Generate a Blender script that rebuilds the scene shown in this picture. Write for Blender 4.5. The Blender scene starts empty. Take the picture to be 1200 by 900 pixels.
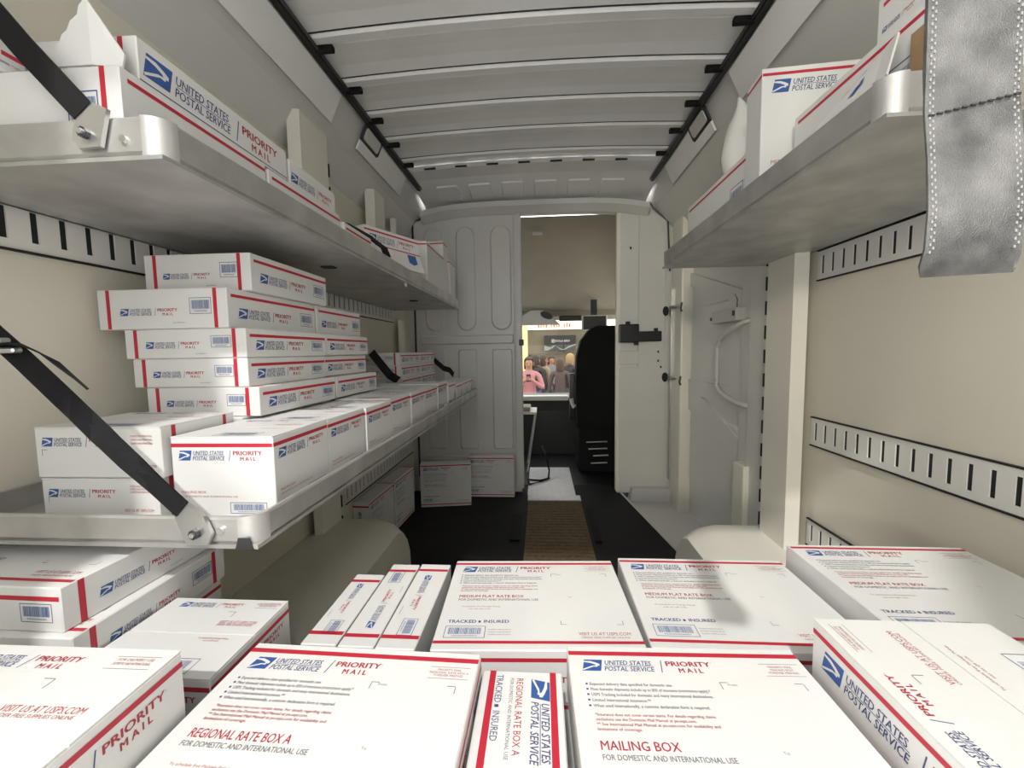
import bpy, bmesh, math, random
from mathutils import Vector, Matrix
random.seed(7)
S = bpy.context.scene
COL = S.collection
H = 1.07            # camera height above the load floor; z values below are given relative to the camera

# ------------------------------------------------------------------ camera, world, lights
cam_d = bpy.data.cameras.new('camera'); cam = bpy.data.objects.new('camera', cam_d); COL.objects.link(cam)
F_PX = 485.0
cam_d.sensor_width = 36.0; cam_d.lens = 36.0 * F_PX / 1200.0; cam_d.clip_start = 0.01; cam_d.clip_end = 200
yv = Vector(((634-600)/F_PX, (450-411)/F_PX, 1.0)).normalized()
kk = (0.19*yv.x/yv.z + 1)/(yv.y/yv.z)
zv = -Vector((0.19, -kk, 1.0)).normalized()
xv = yv.cross(zv)
if xv.x < 0: xv = -xv
# world axes expressed in (right, up, forward); rows of the inverse give the camera axes in the world
right = Vector((xv.x, yv.x, zv.x)); up = Vector((xv.y, yv.y, zv.y)); fwd = Vector((xv.z, yv.z, zv.z))
cam.matrix_world = Matrix(((right.x, up.x, -fwd.x, 0), (right.y, up.y, -fwd.y, 0), (right.z, up.z, -fwd.z, H), (0, 0, 0, 1)))
S.camera = cam

W = bpy.data.worlds.new('hall_world'); S.world = W; W.use_nodes = True
W.node_tree.nodes['Background'].inputs[0].default_value = (1.0, 0.98, 0.955, 1)
W.node_tree.nodes['Background'].inputs[1].default_value = 3.0

def lamp(name, kind, loc, target, energy, color, size=0.2, angle=60, blend=0.3):
    d = bpy.data.lights.new(name, kind); d.energy = energy; d.color = color
    if kind == 'SPOT': d.spot_size = math.radians(angle); d.spot_blend = blend; d.shadow_soft_size = size
    elif kind == 'AREA': d.size = size
    else: d.shadow_soft_size = size
    o = bpy.data.objects.new(name, d); COL.objects.link(o); o.location = loc
    o.rotation_euler = (Vector(target)-Vector(loc)).to_track_quat('-Z', 'Y').to_euler()
    return o
lamp('hall_spotlight', 'SPOT', (-0.45, -3.6, H+4.5), (0, 0.9, H-0.4), 1350, (1.0, 0.965, 0.92), 0.10, 50)
lamp('hall_floodlight', 'SPOT', (-1.9, -5.5, H+1.25), (0.2, 1.6, H-0.3), 420, (1.0, 0.93, 0.74), 0.25, 45, 0.6)
lamp('hall_ceiling_lamp', 'AREA', (0.4, 9.0, 4.2), (0.4, 11.0, 0), 20, (1.0, 0.86, 0.66), 2.5)
lamp('hall_ceiling_lamp', 'AREA', (-1.2, 6.6, 3.8), (0.2, 10.0, 0.3), 25, (1.0, 0.88, 0.72), 1.5)

S.view_settings.view_transform = 'Standard'; S.view_settings.look = 'None'
S.view_settings.gamma = 1.0; S.view_settings.use_curve_mapping = False
S.view_settings.exposure = 0.0

# ------------------------------------------------------------------ materials
MATS = {}
def mat(name, col, rough=0.5, metal=0.0, noise=0.0, nscale=8.0, bump=0.0, bscale=80.0, emit=None, coat=0.0, spec=None):
    if name in MATS: return MATS[name]
    m = bpy.data.materials.new(name); m.use_nodes = True; nt = m.node_tree; b = nt.nodes['Principled BSDF']
    b.inputs['Base Color'].default_value = (*col, 1); b.inputs['Roughness'].default_value = rough; b.inputs['Metallic'].default_value = metal
    if coat: b.inputs['Coat Weight'].default_value = coat; b.inputs['Coat Roughness'].default_value = 0.12
    if spec is not None: b.inputs['Specular IOR Level'].default_value = spec
    tc = None
    if noise or bump:
        tc = nt.nodes.new('ShaderNodeTexCoord')
    if noise:
        n = nt.nodes.new('ShaderNodeTexNoise'); n.inputs['Scale'].default_value = nscale; n.inputs['Detail'].default_value = 5
        nt.links.new(tc.outputs['Object'], n.inputs['Vector'])
        r = nt.nodes.new('ShaderNodeValToRGB')
        r.color_ramp.elements[0].position = 0.3; r.color_ramp.elements[1].position = 0.7
        r.color_ramp.elements[0].color = (*[c*(1-noise) for c in col], 1)
        r.color_ramp.elements[1].color = (*[min(1, c*(1+noise*0.5)) for c in col], 1)
        nt.links.new(n.outputs['Fac'], r.inputs['Fac']); nt.links.new(r.outputs['Color'], b.inputs['Base Color'])
    if bump:
        n2 = nt.nodes.new('ShaderNodeTexNoise'); n2.inputs['Scale'].default_value = bscale; n2.inputs['Detail'].default_value = 3
        nt.links.new(tc.outputs['Object'], n2.inputs['Vector'])
        bp = nt.nodes.new('ShaderNodeBump'); bp.inputs['Strength'].default_value = bump; bp.inputs['Distance'].default_value = 0.01
        nt.links.new(n2.outputs['Fac'], bp.inputs['Height']); nt.links.new(bp.outputs['Normal'], b.inputs['Normal'])
    if emit:
        b.inputs['Emission Color'].default_value = (*emit[0], 1); b.inputs['Emission Strength'].default_value = emit[1]
    MATS[name] = m
    return m
PAINT = mat('van_paint_grey', (0.70, 0.695, 0.67), 0.36, 0, 0.05, 3, 0.03, 300, coat=0.15)
ROOF = mat('roof_paint', (0.90, 0.90, 0.885), 0.42, 0, 0.07, 2.5, 0.08, 220)
WALL = mat('wall_panel_cream', (0.76, 0.725, 0.62), 0.42, 0, 0.05, 2, 0.03, 400)
POST = mat('post_paint', (0.84, 0.815, 0.73), 0.35, 0, 0.03, 3, 0.02, 300, coat=0.1)
RAIL = mat('rail_paint', (0.80, 0.79, 0.75), 0.4)
DARK = mat('dark_gap', (0.012, 0.012, 0.013), 0.7)
BLACK = mat('black_plastic', (0.011, 0.011, 0.012), 0.42)
RUBBER = mat('black_rubber', (0.014, 0.013, 0.012), 0.75, 0, 0.2, 20, 0.2, 150, spec=0.2)
FLOORM = mat('floor_black', (0.012, 0.0115, 0.011), 0.7, 0, 0.3, 6, 0.15, 120, spec=0.25)
MATB = mat('floor_mat_brown', (0.17, 0.125, 0.078), 0.85, 0, 0.28, 60, 0.2, 160, spec=0.2)
ALU = mat('shelf_aluminium', (0.60, 0.595, 0.58), 0.46, 0.75, 0.22, 9, 0.05, 60)
STEEL = mat('bright_steel', (0.72, 0.72, 0.71), 0.3, 0.9)
BOLT = mat('dark_bolt', (0.10, 0.10, 0.105), 0.35, 0.8)
CARD = mat('white_card', (0.75, 0.75, 0.735), 0.5, 0, 0.02, 5, 0.03, 90)
KRAFT = mat('kraft_card', (0.33, 0.22, 0.12), 0.8, 0, 0.15, 30)
RED = mat('print_red', (0.50, 0.022, 0.045), 0.5)
REDT = mat('print_red_text', (0.40, 0.03, 0.055), 0.5)
BLUE = mat('print_blue', (0.035, 0.105, 0.33), 0.5)
BARB = mat('print_barcode', (0.06, 0.13, 0.33), 0.5)
NAVY = mat('print_navy', (0.055, 0.075, 0.20), 0.5)
GREYT = mat('print_grey', (0.16, 0.16, 0.18), 0.5)
PALER = mat('print_pale_red', (0.38, 0.10, 0.11), 0.5)
WEB = mat('black_webbing', (0.010, 0.010, 0.011), 0.75, 0, 0.2, 60, 0.1, 900, spec=0.25)
WEBG = mat('grey_webbing', (0.17, 0.17, 0.167), 0.36, 0.35, 0.7, 34, 0.4, 1800)
LINER = mat('headliner_fabric', (0.40, 0.36, 0.29), 0.9, 0, 0.06, 4, 0.05, 200)
CABP = mat('cab_pale_plastic', (0.62, 0.60, 0.57), 0.5)
TREAD = mat('tread_plate', (0.88, 0.86, 0.90), 0.4, 0.0, 0.08, 30)
SEATM = mat('seat_black', (0.010, 0.010, 0.011), 0.85, spec=0.15)
ORANGE = mat('sign_orange', (0.60, 0.13, 0.05), 0.6)

# ------------------------------------------------------------------ mesh helpers
class MB:
    def __init__(s): s.v = []; s.f = []; s.m = []; s.mats = []
    def mi(s, m):
        if m not in s.mats: s.mats.append(m)
        return s.mats.index(m)
    def add(s, vs, fs, m):
        b = len(s.v); s.v += [tuple(v) for v in vs]; k = s.mi(m)
        for f in fs: s.f.append([b+i for i in f]); s.m.append(k)
    def box(s, x0, x1, y0, y1, z0, z1, m, bev=0.0):
        if bev <= 0:
            vs = [(x0,y0,z0),(x1,y0,z0),(x1,y1,z0),(x0,y1,z0),(x0,y0,z1),(x1,y0,z1),(x1,y1,z1),(x0,y1,z1)]
            s.add(vs, [(0,3,2,1),(4,5,6,7),(0,1,5,4),(1,2,6,5),(2,3,7,6),(3,0,4,7)], m); return
        bm = bmesh.new(); bmesh.ops.create_cube(bm, size=1)
        for v in bm.verts: v.co = Vector(((x0+x1)/2+v.co.x*(x1-x0), (y0+y1)/2+v.co.y*(y1-y0), (z0+z1)/2+v.co.z*(z1-z0)))
        bmesh.ops.bevel(bm, geom=bm.edges[:], offset=bev, segments=1 if bev < 0.004 else 2, affect='EDGES', profile=0.6)
        bm.verts.index_update(); s.add([v.co[:] for v in bm.verts], [[v.index for v in f.verts] for f in bm.faces], m); bm.free()
    def prism(s, pts, axis, a, b, m):
        """pts 2D outline; axis 0/1/2 is the extrusion axis from a to b"""
        def P(p, t):
            return {0: (t, p[0], p[1]), 1: (p[0], t, p[1]), 2: (p[0], p[1], t)}[axis]
        n = len(pts); vs = [P(p, a) for p in pts]+[P(p, b) for p in pts]
        fs = [tuple(range(n)), tuple(range(2*n-1, n-1, -1))]+[(i, i+n, (i+1) % n+n, (i+1) % n) for i in range(n)]
        s.add(vs, fs, m)
    def tube(s, path, r, m, n=8, cap=True):
        path = [Vector(p) for p in path]; rings = []
        ref = Vector((0, 0, 1))
        for i, p in enumerate(path):
            t = (path[min(i+1, len(path)-1)]-path[max(i-1, 0)]).normalized()
            rr_ = ref if abs(t.dot(ref)) < 0.95 else Vector((1, 0, 0))
            u = t.cross(rr_).normalized(); w = t.cross(u).normalized()
            rad = r[i] if isinstance(r, (list, tuple)) else r
            rings.append([p+(u*math.cos(2*math.pi*k/n)+w*math.sin(2*math.pi*k/n))*rad for k in range(n)])
        vs = [v for R_ in rings for v in R_]; fs = []
        for i in range(len(path)-1):
            for k in range(n): fs.append((i*n+k, i*n+(k+1) % n, (i+1)*n+(k+1) % n, (i+1)*n+k))
        if cap: fs += [tuple(range(n-1, -1, -1)), tuple(range((len(path)-1)*n, len(path)*n))]
        s.add(vs, fs, m)
    def ribbon(s, path, wv, th, m):
        """flat strap along a path; wv = half-width vector (one or one per point)"""
        path = [Vector(p) for p in path]; n = len(path); vs = []
        for i, p in enumerate(path):
            w = Vector(wv[i]) if isinstance(wv, list) else Vector(wv)
            t = (path[min(i+1, n-1)]-path[max(i-1, 0)]).normalized(); nn = t.cross(w).normalized()*th/2
            vs += [p-w-nn, p+w-nn, p+w+nn, p-w+nn]
        fs = []
        for i in range(n-1):
            for k in range(4): fs.append((i*4+k, i*4+(k+1) % 4, (i+1)*4+(k+1) % 4, (i+1)*4+k))
        fs += [(3, 2, 1, 0), tuple(range((n-1)*4, n*4))]
        s.add(vs, fs, m)
    def grid(s, rows, m):
        n = len(rows[0]); vs = [p for r in rows for p in r]; fs = []
        for i in range(len(rows)-1):
            for j in range(n-1): fs.append((i*n+j, i*n+j+1, (i+1)*n+j+1, (i+1)*n+j))
        s.add(vs, fs, m)
    def emboss(s, pts, P, h0, h1, inset, m):
        """raised pad: outline pts (2D) placed by P(u, v, h); sloped rim to h1"""
        cx = sum(p[0] for p in pts)/len(pts); cy = sum(p[1] for p in pts)/len(pts); n = len(pts)
        w = max(p[0] for p in pts)-min(p[0] for p in pts); hh = max(p[1] for p in pts)-min(p[1] for p in pts)
        kx = 1-2*inset/w; ky = 1-2*inset/hh
        mx = (max(p[0] for p in pts)+min(p[0] for p in pts))/2; my = (max(p[1] for p in pts)+min(p[1] for p in pts))/2
        inn = [(mx+(p[0]-mx)*kx, my+(p[1]-my)*ky) for p in pts]
        vs = [P(p[0], p[1], h0) for p in pts]+[P(p[0], p[1], h1) for p in inn]
        s.add(vs, [(i, (i+1) % n, (i+1) % n+n, i+n) for i in range(n)]+[tuple(range(n, 2*n))], m)
    def mesh(s, name):
        me = bpy.data.meshes.new(name); me.from_pydata(s.v, [], s.f)
        for m in s.mats: me.materials.append(m)
        me.polygons.foreach_set('material_index', s.m); me.update(); return me

def rr(x0, x1, y0, y1, r, n=5):
    pts = []
    for cx, cy, a0 in ((x1-r, y1-r, 0), (x0+r, y1-r, 90), (x0+r, y0+r, 180), (x1-r, y0+r, 270)):
        for k in range(n+1):
            a = math.radians(a0+90*k/n); pts.append((cx+r*math.cos(a), cy+r*math.sin(a)))
    return pts
def smooth(o, ang=40):
    for p in o.data.polygons: p.use_smooth = True
    try: o.data.set_sharp_from_angle(angle=math.radians(ang))
    except Exception: pass
    return o
def obj(name, mb, parent=None, loc=None, rotz=0, sm=False):
    me = mb.mesh(name) if isinstance(mb, MB) else mb
    o = bpy.data.objects.new(name, me); COL.objects.link(o)
    if parent is not None: o.parent = parent
    if loc is not None: o.location = loc
    if rotz: o.rotation_euler = (0, 0, rotz)
    if sm: smooth(o)
    return o
def tag(o, label, cat, group=None):
    o['label'] = label; o['category'] = cat
    if group: o['group'] = group
    return o
def struct(o, label=None):
    o['kind'] = 'structure'
    if label: o['label'] = label
    return o
def empty(name, loc=(0, 0, 0), rotz=0):
    o = bpy.data.objects.new(name, None); COL.objects.link(o); o.location = loc; o.rotation_euler = (0, 0, rotz); o.empty_display_size = 0.05
    return o
def Z(z): return z+H

# ------------------------------------------------------------------ printed lettering
TXT = {}
def text_geom(st, shear, bold):
    k = (st, shear, bold)
    if k in TXT: return TXT[k]
    c = bpy.data.curves.new('t', 'FONT'); c.body = st; c.size = 1; c.shear = shear; c.offset = bold; c.resolution_u = 2; c.fill_mode = 'FRONT'
    o = bpy.data.objects.new('t', c); COL.objects.link(o)
    dg = bpy.context.evaluated_depsgraph_get(); me = bpy.data.meshes.new_from_object(o.evaluated_get(dg))
    vs = [(v.co.x, v.co.y) for v in me.vertices]; fs = [tuple(p.vertices) for p in me.polygons]
    bpy.data.objects.remove(o); bpy.data.curves.remove(c); bpy.data.meshes.remove(me)
    x0 = min(v[0] for v in vs); x1 = max(v[0] for v in vs)
    TXT[k] = (vs, fs, x0, x1)
    return TXT[k]
CAP = 0.70
class Canvas:
    """flat print in face coordinates: items (part, material, verts2d, faces, layer)"""
    def __init__(s, w, h): s.w = w; s.h = h; s.items = []
    def poly(s, part, m, pts, layer=0): s.items.append((part, m, list(pts), [tuple(range(len(pts)))], layer))
    def rect(s, part, m, x, y, w, h, layer=0): s.poly(part, m, [(x, y), (x+w, y), (x+w, y+h), (x, y+h)], layer)
    def text(s, st, x, y, cap, m, width=None, shear=0.0, bold=0.0, align='l', part='lettering'):
        vs, fs, x0, x1 = text_geom(st, shear, 0.0); k = cap/CAP
        kx = k if width is None else width/(x1-x0)
        off = x-x0*kx
        if align == 'c': off -= (x1-x0)*kx/2
        if align == 'r': off -= (x1-x0)*kx
        reps = ((0, 0),) if bold <= 0 else ((-bold, 0), (bold, 0), (0, bold*0.6), (0, -bold*0.6))
        for q, (dx, dy) in enumerate(reps): s.items.append((part, m, [(off+(v[0]+dx)*kx, y+(v[1]+dy)*k) for v in vs], fs, 0.12*q))
    def frame(s, part, m, x, y, w, h, t):
        s.rect(part, m, x, y, w, t); s.rect(part, m, x, y+h-t, w, t); s.rect(part, m, x, y+t, t, h-2*t); s.rect(part, m, x+w-t, y+t, t, h-2*t)
    def barcode(s, x, y, w, h, seed=1):
        t = max(0.0009, 0.03*h); s.frame('barcode_label', NAVY, x, y, w, h, t)
        r = random.Random(seed); p = x+0.09*w; e = x+0.91*w
        while p < e:
            bw = w*r.choice((0.008, 0.012, 0.018)); s.rect('barcode_label', BARB, p, y+0.30*h, min(bw, e-p), 0.55*h); p += bw+w*r.choice((0.009, 0.013, 0.018))
        s.text('PS00000000001', x+0.2*w, y+0.13*h, 0.09*h, NAVY, 0.6*w, part='barcode_label')
    def emblem(s, x, y, h):
        s.poly('emblem', BLUE, [(x+a*h, y+b*h) for a, b in ((0, 0), (1.24, 0), (1.45, 1), (0.21, 1))])
        wp = [(0.17, 0.86), (0.62, 0.86), (1.00, 0.72), (1.22, 0.60), (1.20, 0.44), (1.08, 0.45), (1.04, 0.33), (0.80, 0.36), (0.30, 0.14), (0.06, 0.03), (0.03, 0.14), (0.70, 0.44), (0.96, 0.46), (0.90, 0.56), (0.60, 0.68), (0.155, 0.76)]
        s.poly('eagle', CARD, [(x+a*h, y+b*h) for a, b in wp], 1)
    def logo(s, x, y, wtot, both=True):
        h = wtot/(8.9 if both else 5.2)
        s.emblem(x, y, h)
        s.text('UNITED STATES', x+1.60*h, y+0.56*h, 0.40*h, NAVY, 3.15*h, 0.22, 0.016)
        s.rect('lettering', NAVY, x+1.62*h, y+0.475*h, 3.2*h, 0.035*h)
        s.text('POSTAL SERVICE', x+1.50*h, y+0.02*h, 0.40*h, NAVY, 3.35*h, 0.22, 0.016)
        if both:
            s.poly('lettering', NAVY, [(x+a*h, y+b*h) for a, b in ((5.25, -0.05), (5.31, -0.05), (5.51, 1.05), (5.45, 1.05))])
            s.text('PRIORITY', x+5.75*h, y+0.54*h, 0.42*h, REDT, 2.95*h, 0, 0.03)
            s.text('M A I L', x+6.45*h, y-0.02*h, 0.38*h, REDT, 1.55*h, 0, 0.03)
            s.text('o', x+8.76*h, y+0.82*h, 0.10*h, REDT)
    def corner(s, x, y, a, dx, dy):
        s.rect('lettering', GREYT, min(x, x+dx*a), y, a, 0.0009); s.rect('lettering', GREYT, x, min(y, y+dy*a), 0.0009, a)
BUL = ['Expected delivery date specified for domestic use.',
       'Most domestic shipments include up to $50 of insurance (restrictions apply).*',
       'USPS Tracking included for domestic and many international destinations.',
       'Limited international insurance.**',
       'When used internationally, a customs declaration form is required.']
FIN = ['*Insurance does not cover certain items. For details regarding claims', 'exclusions see the Domestic Mail Manual at pe.usps.com.',
       '** See International Mail Manual at pe.usps.com for availability and', 'limitations of coverage.']
def L_ends(w, h, seed=1, title=None):
    c = Canvas(w, h); t = 0.0085
    c.rect('stripe', RED, 0.021, 0.001, t, h-0.002); c.rect('stripe', RED, w-0.031, 0.001, t, h-0.002)
    c.logo(0.17*w, 0.34*h, 0.46*w); c.barcode(0.715*w, 0.36*h, 0.165*w, 0.40*h, seed)
    c.text('usps.com/freeboxes', 0.58*w, 0.14*h, 0.035*h, GREYT, 0.09*w)
    return c
def L_side(w, h, seed=1, title=None):
    c = Canvas(w, h)
    c.rect('stripe', RED, 0.012, h-0.019, w-0.014, 0.0065)
    c.logo(0.09*w, 0.26*h, 0.58*w); c.barcode(0.78*w, 0.22*h, 0.17*w, 0.42*h, seed)
    return c
def L_cube(w, h, seed=1, title='MAILING BOX'):
    c = Canvas(w, h)
    c.rect('stripe', RED, 0.001, h-0.018, w-0.002, 0.0065)
    c.logo(0.07*w, h-0.018-0.30*w*0.42, 0.84*w)
    c.text(title, 0.08*w, 0.30*h, 0.030*h, REDT, min(0.5*w, len(title)*0.022*w)); c.text('FOR DOMESTIC AND INTERNATIONAL USE', 0.08*w, 0.25*h, 0.022*h, PALER, 0.55*w)
    c.barcode(0.55*w, 0.05*h, 0.36*w, 0.14*h, seed)
    return c
def L_face(w, h, seed=1, title='MEDIUM FLAT RATE BOX'):
    """the big printed face of a flat carton"""
    c = Canvas(w, h)
    c.rect('stripe', RED, 0.001, h-0.018, w-0.002, 0.0075)
    c.logo(0.055*w, h-0.026-0.063*w, 0.56*w)
    y = h*0.775
    for b in BUL:
        c.rect('lettering', NAVY, 0.058*w, y+0.0008, 0.0026, 0.0026); c.text(b, 0.075*w, y, 0.0042, GREYT, min(0.47*w, len(b)*0.0066*w), 0, 0.02); y -= 0.026*h
    y -= 0.012*h
    for b in FIN: c.text(b, 0.075*w, y, 0.0036, PALER, min(0.44*w, len(b)*0.0066*w), 0, 0.02); y -= 0.020*h
    y = 0.50*h
    c.text(title, 0.075*w, y, 0.0105 if len(title) < 20 else 0.008, REDT, 0.36*w if len(title) > 12 else 0.27*w, 0, 0.012); c.text('FOR DOMESTIC AND INTERNATIONAL USE', 0.075*w, y-0.035*h, 0.006, GREYT, 0.44*w, 0, 0.012)
    c.text('To schedule free Package Pickup,', 0.10*w, y-0.105*h, 0.003, PALER, 0.21*w); c.text('scan the QR code.', 0.14*w, y-0.13*h, 0.003, PALER, 0.12*w)
    c.text('TRACKED    INSURED', 0.05*w, 0.235*h, 0.0075, NAVY, 0.31*w, 0, 0.02); c.rect('lettering', NAVY, 0.2045*w, 0.237*h, 0.004, 0.005)
    c.barcode(0.045*w, 0.10*h, 0.20*w, 0.105*h, seed)
    for k in range(3): c.text('For pickup or tracking visit usps.com', 0.26*w, 0.17*h-k*0.022*h, 0.0028, GREYT, 0.11*w)
    c.text('VISIT US AT USPS.COM', 0.70*w, 0.125*h, 0.007, REDT, 0.25*w, 0.1); c.text('ORDER FREE SUPPLIES ONLINE', 0.71*w, 0.10*h, 0.0035, PALER, 0.23*w)
    for k, b in enumerate(('PRIORITY MAIL', title, 'FOREVER PREPAID')): c.text(b, 0.89*w, 0.885*h-k*0.016*h, 0.0032, PALER, None, align='c')
    c.rect('lettering', GREYT, 0.81*w, 0.905*h, 0.16*w, 0.0006); c.rect('lettering', GREYT, 0.81*w, 0.84*h, 0.16*w, 0.0006)
    c.corner(0.60*w, 0.80*h, 0.010, 1, -1); c.corner(0.93*w, 0.80*h, 0.010, -1, -1); c.corner(0.62*w, 0.22*h, 0.010, 1, 1); c.corner(0.93*w, 0.22*h, 0.010, -1, 1)
    c.text('From:', 0.63*w, 0.785*h, 0.0035, GREYT); c.text('To:', 0.68*w, 0.50*h, 0.0035, GREYT)
    c.rect('stripe', RED, 0.001, 0.014, w-0.002, 0.0065)
    return c
def L_face1(w, h, seed=1, title='MAILING BOX'):
    c = L_face(w, h, seed, title); c.items = [i for i in c.items if not (i[0] == 'stripe' and i[2][0][1] < 0.02)]; return c
def L_flaptop(w, h, seed=1, title=None):
    """two closing flaps, far flap carries the logo, near flap the barcode"""
    c = Canvas(w, h)
    c.logo(0.12*w, 0.86*h, 0.55*w)
    c.text('FOR DELIVERY USE', 0.87*w, 0.92*h, 0.0035, PALER, None, align='c'); c.text('DOMESTIC AND INTERNATIONAL', 0.87*w, 0.895*h, 0.0035, PALER, 0.15*w, align='c')
    c.rect('lettering', GREYT, 0.78*w, 0.945*h, 0.18*w, 0.0006); c.rect('lettering', GREYT, 0.78*w, 0.87*h, 0.18*w, 0.0006)
    c.corner(0.66*w, 0.80*h, 0.012, -1, -1)
    c.text('VISIT US AT USPS.COM', 0.62*w, 0.63*h, 0.0075, REDT, 0.30*w); c.text('ORDER FREE SUPPLIES ONLINE', 0.62*w, 0.605*h, 0.004, PALER, 0.29*w)
    c.text('To schedule free Package Pickup,', 0.60*w, 0.43*h, 0.0034, PALER, 0.24*w); c.text('scan the QR code.', 0.66*w, 0.40*h, 0.0034, PALER, 0.12*w)
    c.barcode(0.38*w, 0.04*h, 0.42*w, 0.16*h, seed)
    return c
def L_flaptop_r(w, h, seed=1, title=None):
    c = Canvas(w, h)
    c.logo(0.10*w, 0.66*h, 0.62*w); c.corner(0.40*w, 0.56*h, 0.012, -1, -1)
    c.text('VISIT US AT USPS.COM', 0.60*w, 0.58*h, 0.0075, REDT, 0.28*w)
    c.text('To schedule free Package Pickup,', 0.55*w, 0.40*h, 0.0034, PALER, 0.24*w); c.barcode(0.45*w, 0.08*h, 0.36*w, 0.17*h, seed)
    for k in range(3): c.text('DOMESTIC AND INTERNATIONAL', 0.93*w, 0.88*h-k*0.03*h, 0.0034, PALER, 0.10*w, align='c')
    return c
def L_tall(w, h, seed=1, title='REGIONAL RATE BOX A'):
    """narrow long face of a carton standing on its side, text along the length"""
    c = Canvas(w, h)
    c.rect('stripe', RED, 0.001, h-0.016, w-0.002, 0.008); c.rect('stripe', RED, 0.001, 0.010, w-0.002, 0.008)
    c.logo(0.05*w, 0.62*h, 0.80*w); c.text(title, 0.05*w, 0.44*h, 0.0085, REDT, 0.40*w); c.text('FOR DOMESTIC AND INTERNATIONAL USE', 0.05*w, 0.36*h, 0.0045, GREYT, 0.42*w)
    c.text('TRACKED    INSURED', 0.03*w, 0.19*h, 0.0085, NAVY, 0.36*w); c.rect('lettering', NAVY, 0.207*w, 0.20*h, 0.004, 0.005)
    c.barcode(0.62*w, 0.16*h, 0.30*w, 0.34*h, seed)
    return c
def L_badge(w, h, seed=1, title=None):
    c = Canvas(w, h); c.rect('stripe', RED, 0.001, h-0.012, w-0.002, 0.006)
    x = 0.62*w; y = 0.42*h; b = 0.22*w
    c.poly('badge', BLUE, [(x, y+0.25*b), (x+b/2, y), (x+b, y+0.25*b), (x+b, y+1.15*b), (x, y+1.15*b)])
    for k in range(3): c.rect('badge', CARD, x+0.15*b, y+0.42*b+0.2*k*b, 0.7*b, 0.08*b, 1)
    return c
def L_logo(w, h, seed=1, title=None):
    c = Canvas(w, h); c.logo(0.05*w, h-0.022-0.05*w, 0.60*w)
    for k in range(3): c.text('DOMESTIC AND INTERNATIONAL', 0.85*w, 0.80*h-k*0.07*h, 0.0034, PALER, 0.17*w, align='c')
    c.corner(0.05*w, 0.55*h, 0.010, 1, -1); c.text('VISIT US AT USPS.COM', 0.70*w, 0.20*h, 0.005, REDT, 0.25*w); return c
def L_stripe(w, h, seed=1, title=None):
    c = Canvas(w, h); c.rect('stripe', RED, 0.001, h-0.018, w-0.002, 0.0065); return c
def L_big(w, h, seed=1, title=None):
    c = Canvas(w, h); c.logo(0.02*w, 0.22*h, 0.90*w); c.rect('stripe', NAVY, 0.001, 0.06*h, w-0.002, 0.002); return c
LAY = dict(ends=L_ends, side=L_side, cube=L_cube, face=L_face, face1=L_face1, flaptop=L_flaptop, flaptopr=L_flaptop_r, tall=L_tall, badge=L_badge, stripe=L_stripe, logo=L_logo, big=L_big)

CACHE = {}
def carton_parts(w, d, h, faces, flap, title):
    key = (round(w, 3), round(d, 3), round(h, 3), tuple(sorted(faces.items())), flap, title)
    if key in CACHE: return CACHE[key]
    parts = {}; seq = {}
    b = MB(); b.box(-w/2, w/2, -d/2, d/2, 0, h-(0.0016 if flap else 0), CARD, 0.0016); parts['body'] = b
    if flap:
        g = 0.0012
        for i in (0, 1):
            fb = MB()
            if flap == 'x': fb.box(-w/2+0.0005, w/2-0.0005, (-d/2 if i == 0 else g), (-g if i == 0 else d/2), h-0.0018, h, CARD)
            else: fb.box((-w/2 if i == 0 else g), (-g if i == 0 else w/2), -d/2+0.0005, d/2-0.0005, h-0.0018, h, CARD)
            parts['top_flap' if i == 0 else 'top_flap.'] = fb
    FR = {'-y': ((-w/2, -d/2, 0), (1, 0, 0), (0, 0, 1), w, h), '+x': ((w/2, -d/2, 0), (0, 1, 0), (0, 0, 1), d, h), '-x': ((-w/2, d/2, 0), (0, -1, 0), (0, 0, 1), d, h),
          '+y': ((w/2, d/2, 0), (-1, 0, 0), (0, 0, 1), w, h), '+z': ((-w/2, -d/2, h), (1, 0, 0), (0, 1, 0), w, d)}
    for fc, spec in sorted(faces.items()):
        lay, rot = spec if isinstance(spec, tuple) else (spec, 0)
        o, u, v, fw, fh = FR[fc]; o = Vector(o); u = Vector(u); v = Vector(v)
        if rot == 1: o, u, v, fw, fh = o+v*fh, -v, u, fh, fw       # text runs downwards
        elif rot == 3: o, u, v, fw, fh = o+u*fw, v, -u, fh, fw     # text runs upwards
        elif rot == 2: o, u, v = o+u*fw+v*fh, -u, -v
        n = u.cross(v)
        c = LAY[lay](fw, fh, sum(map(ord, fc)), title) if title else LAY[lay](fw, fh, sum(map(ord, fc)))
        for part, m, vs, fs, layer in c.items:
            if part in ('stripe', 'emblem', 'eagle'): seq[part] = seq.get(part, 0)+1; part = part+'.%02d' % seq[part]
            pm = parts.setdefault(part, MB())
            pm.add([o+u*p[0]+v*p[1]+n*(0.0003+0.0002*layer) for p in vs], fs, m)
    CACHE[key] = {k: p.mesh(k.split('.')[0]) for k, p in parts.items()}
    return CACHE[key]
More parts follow.
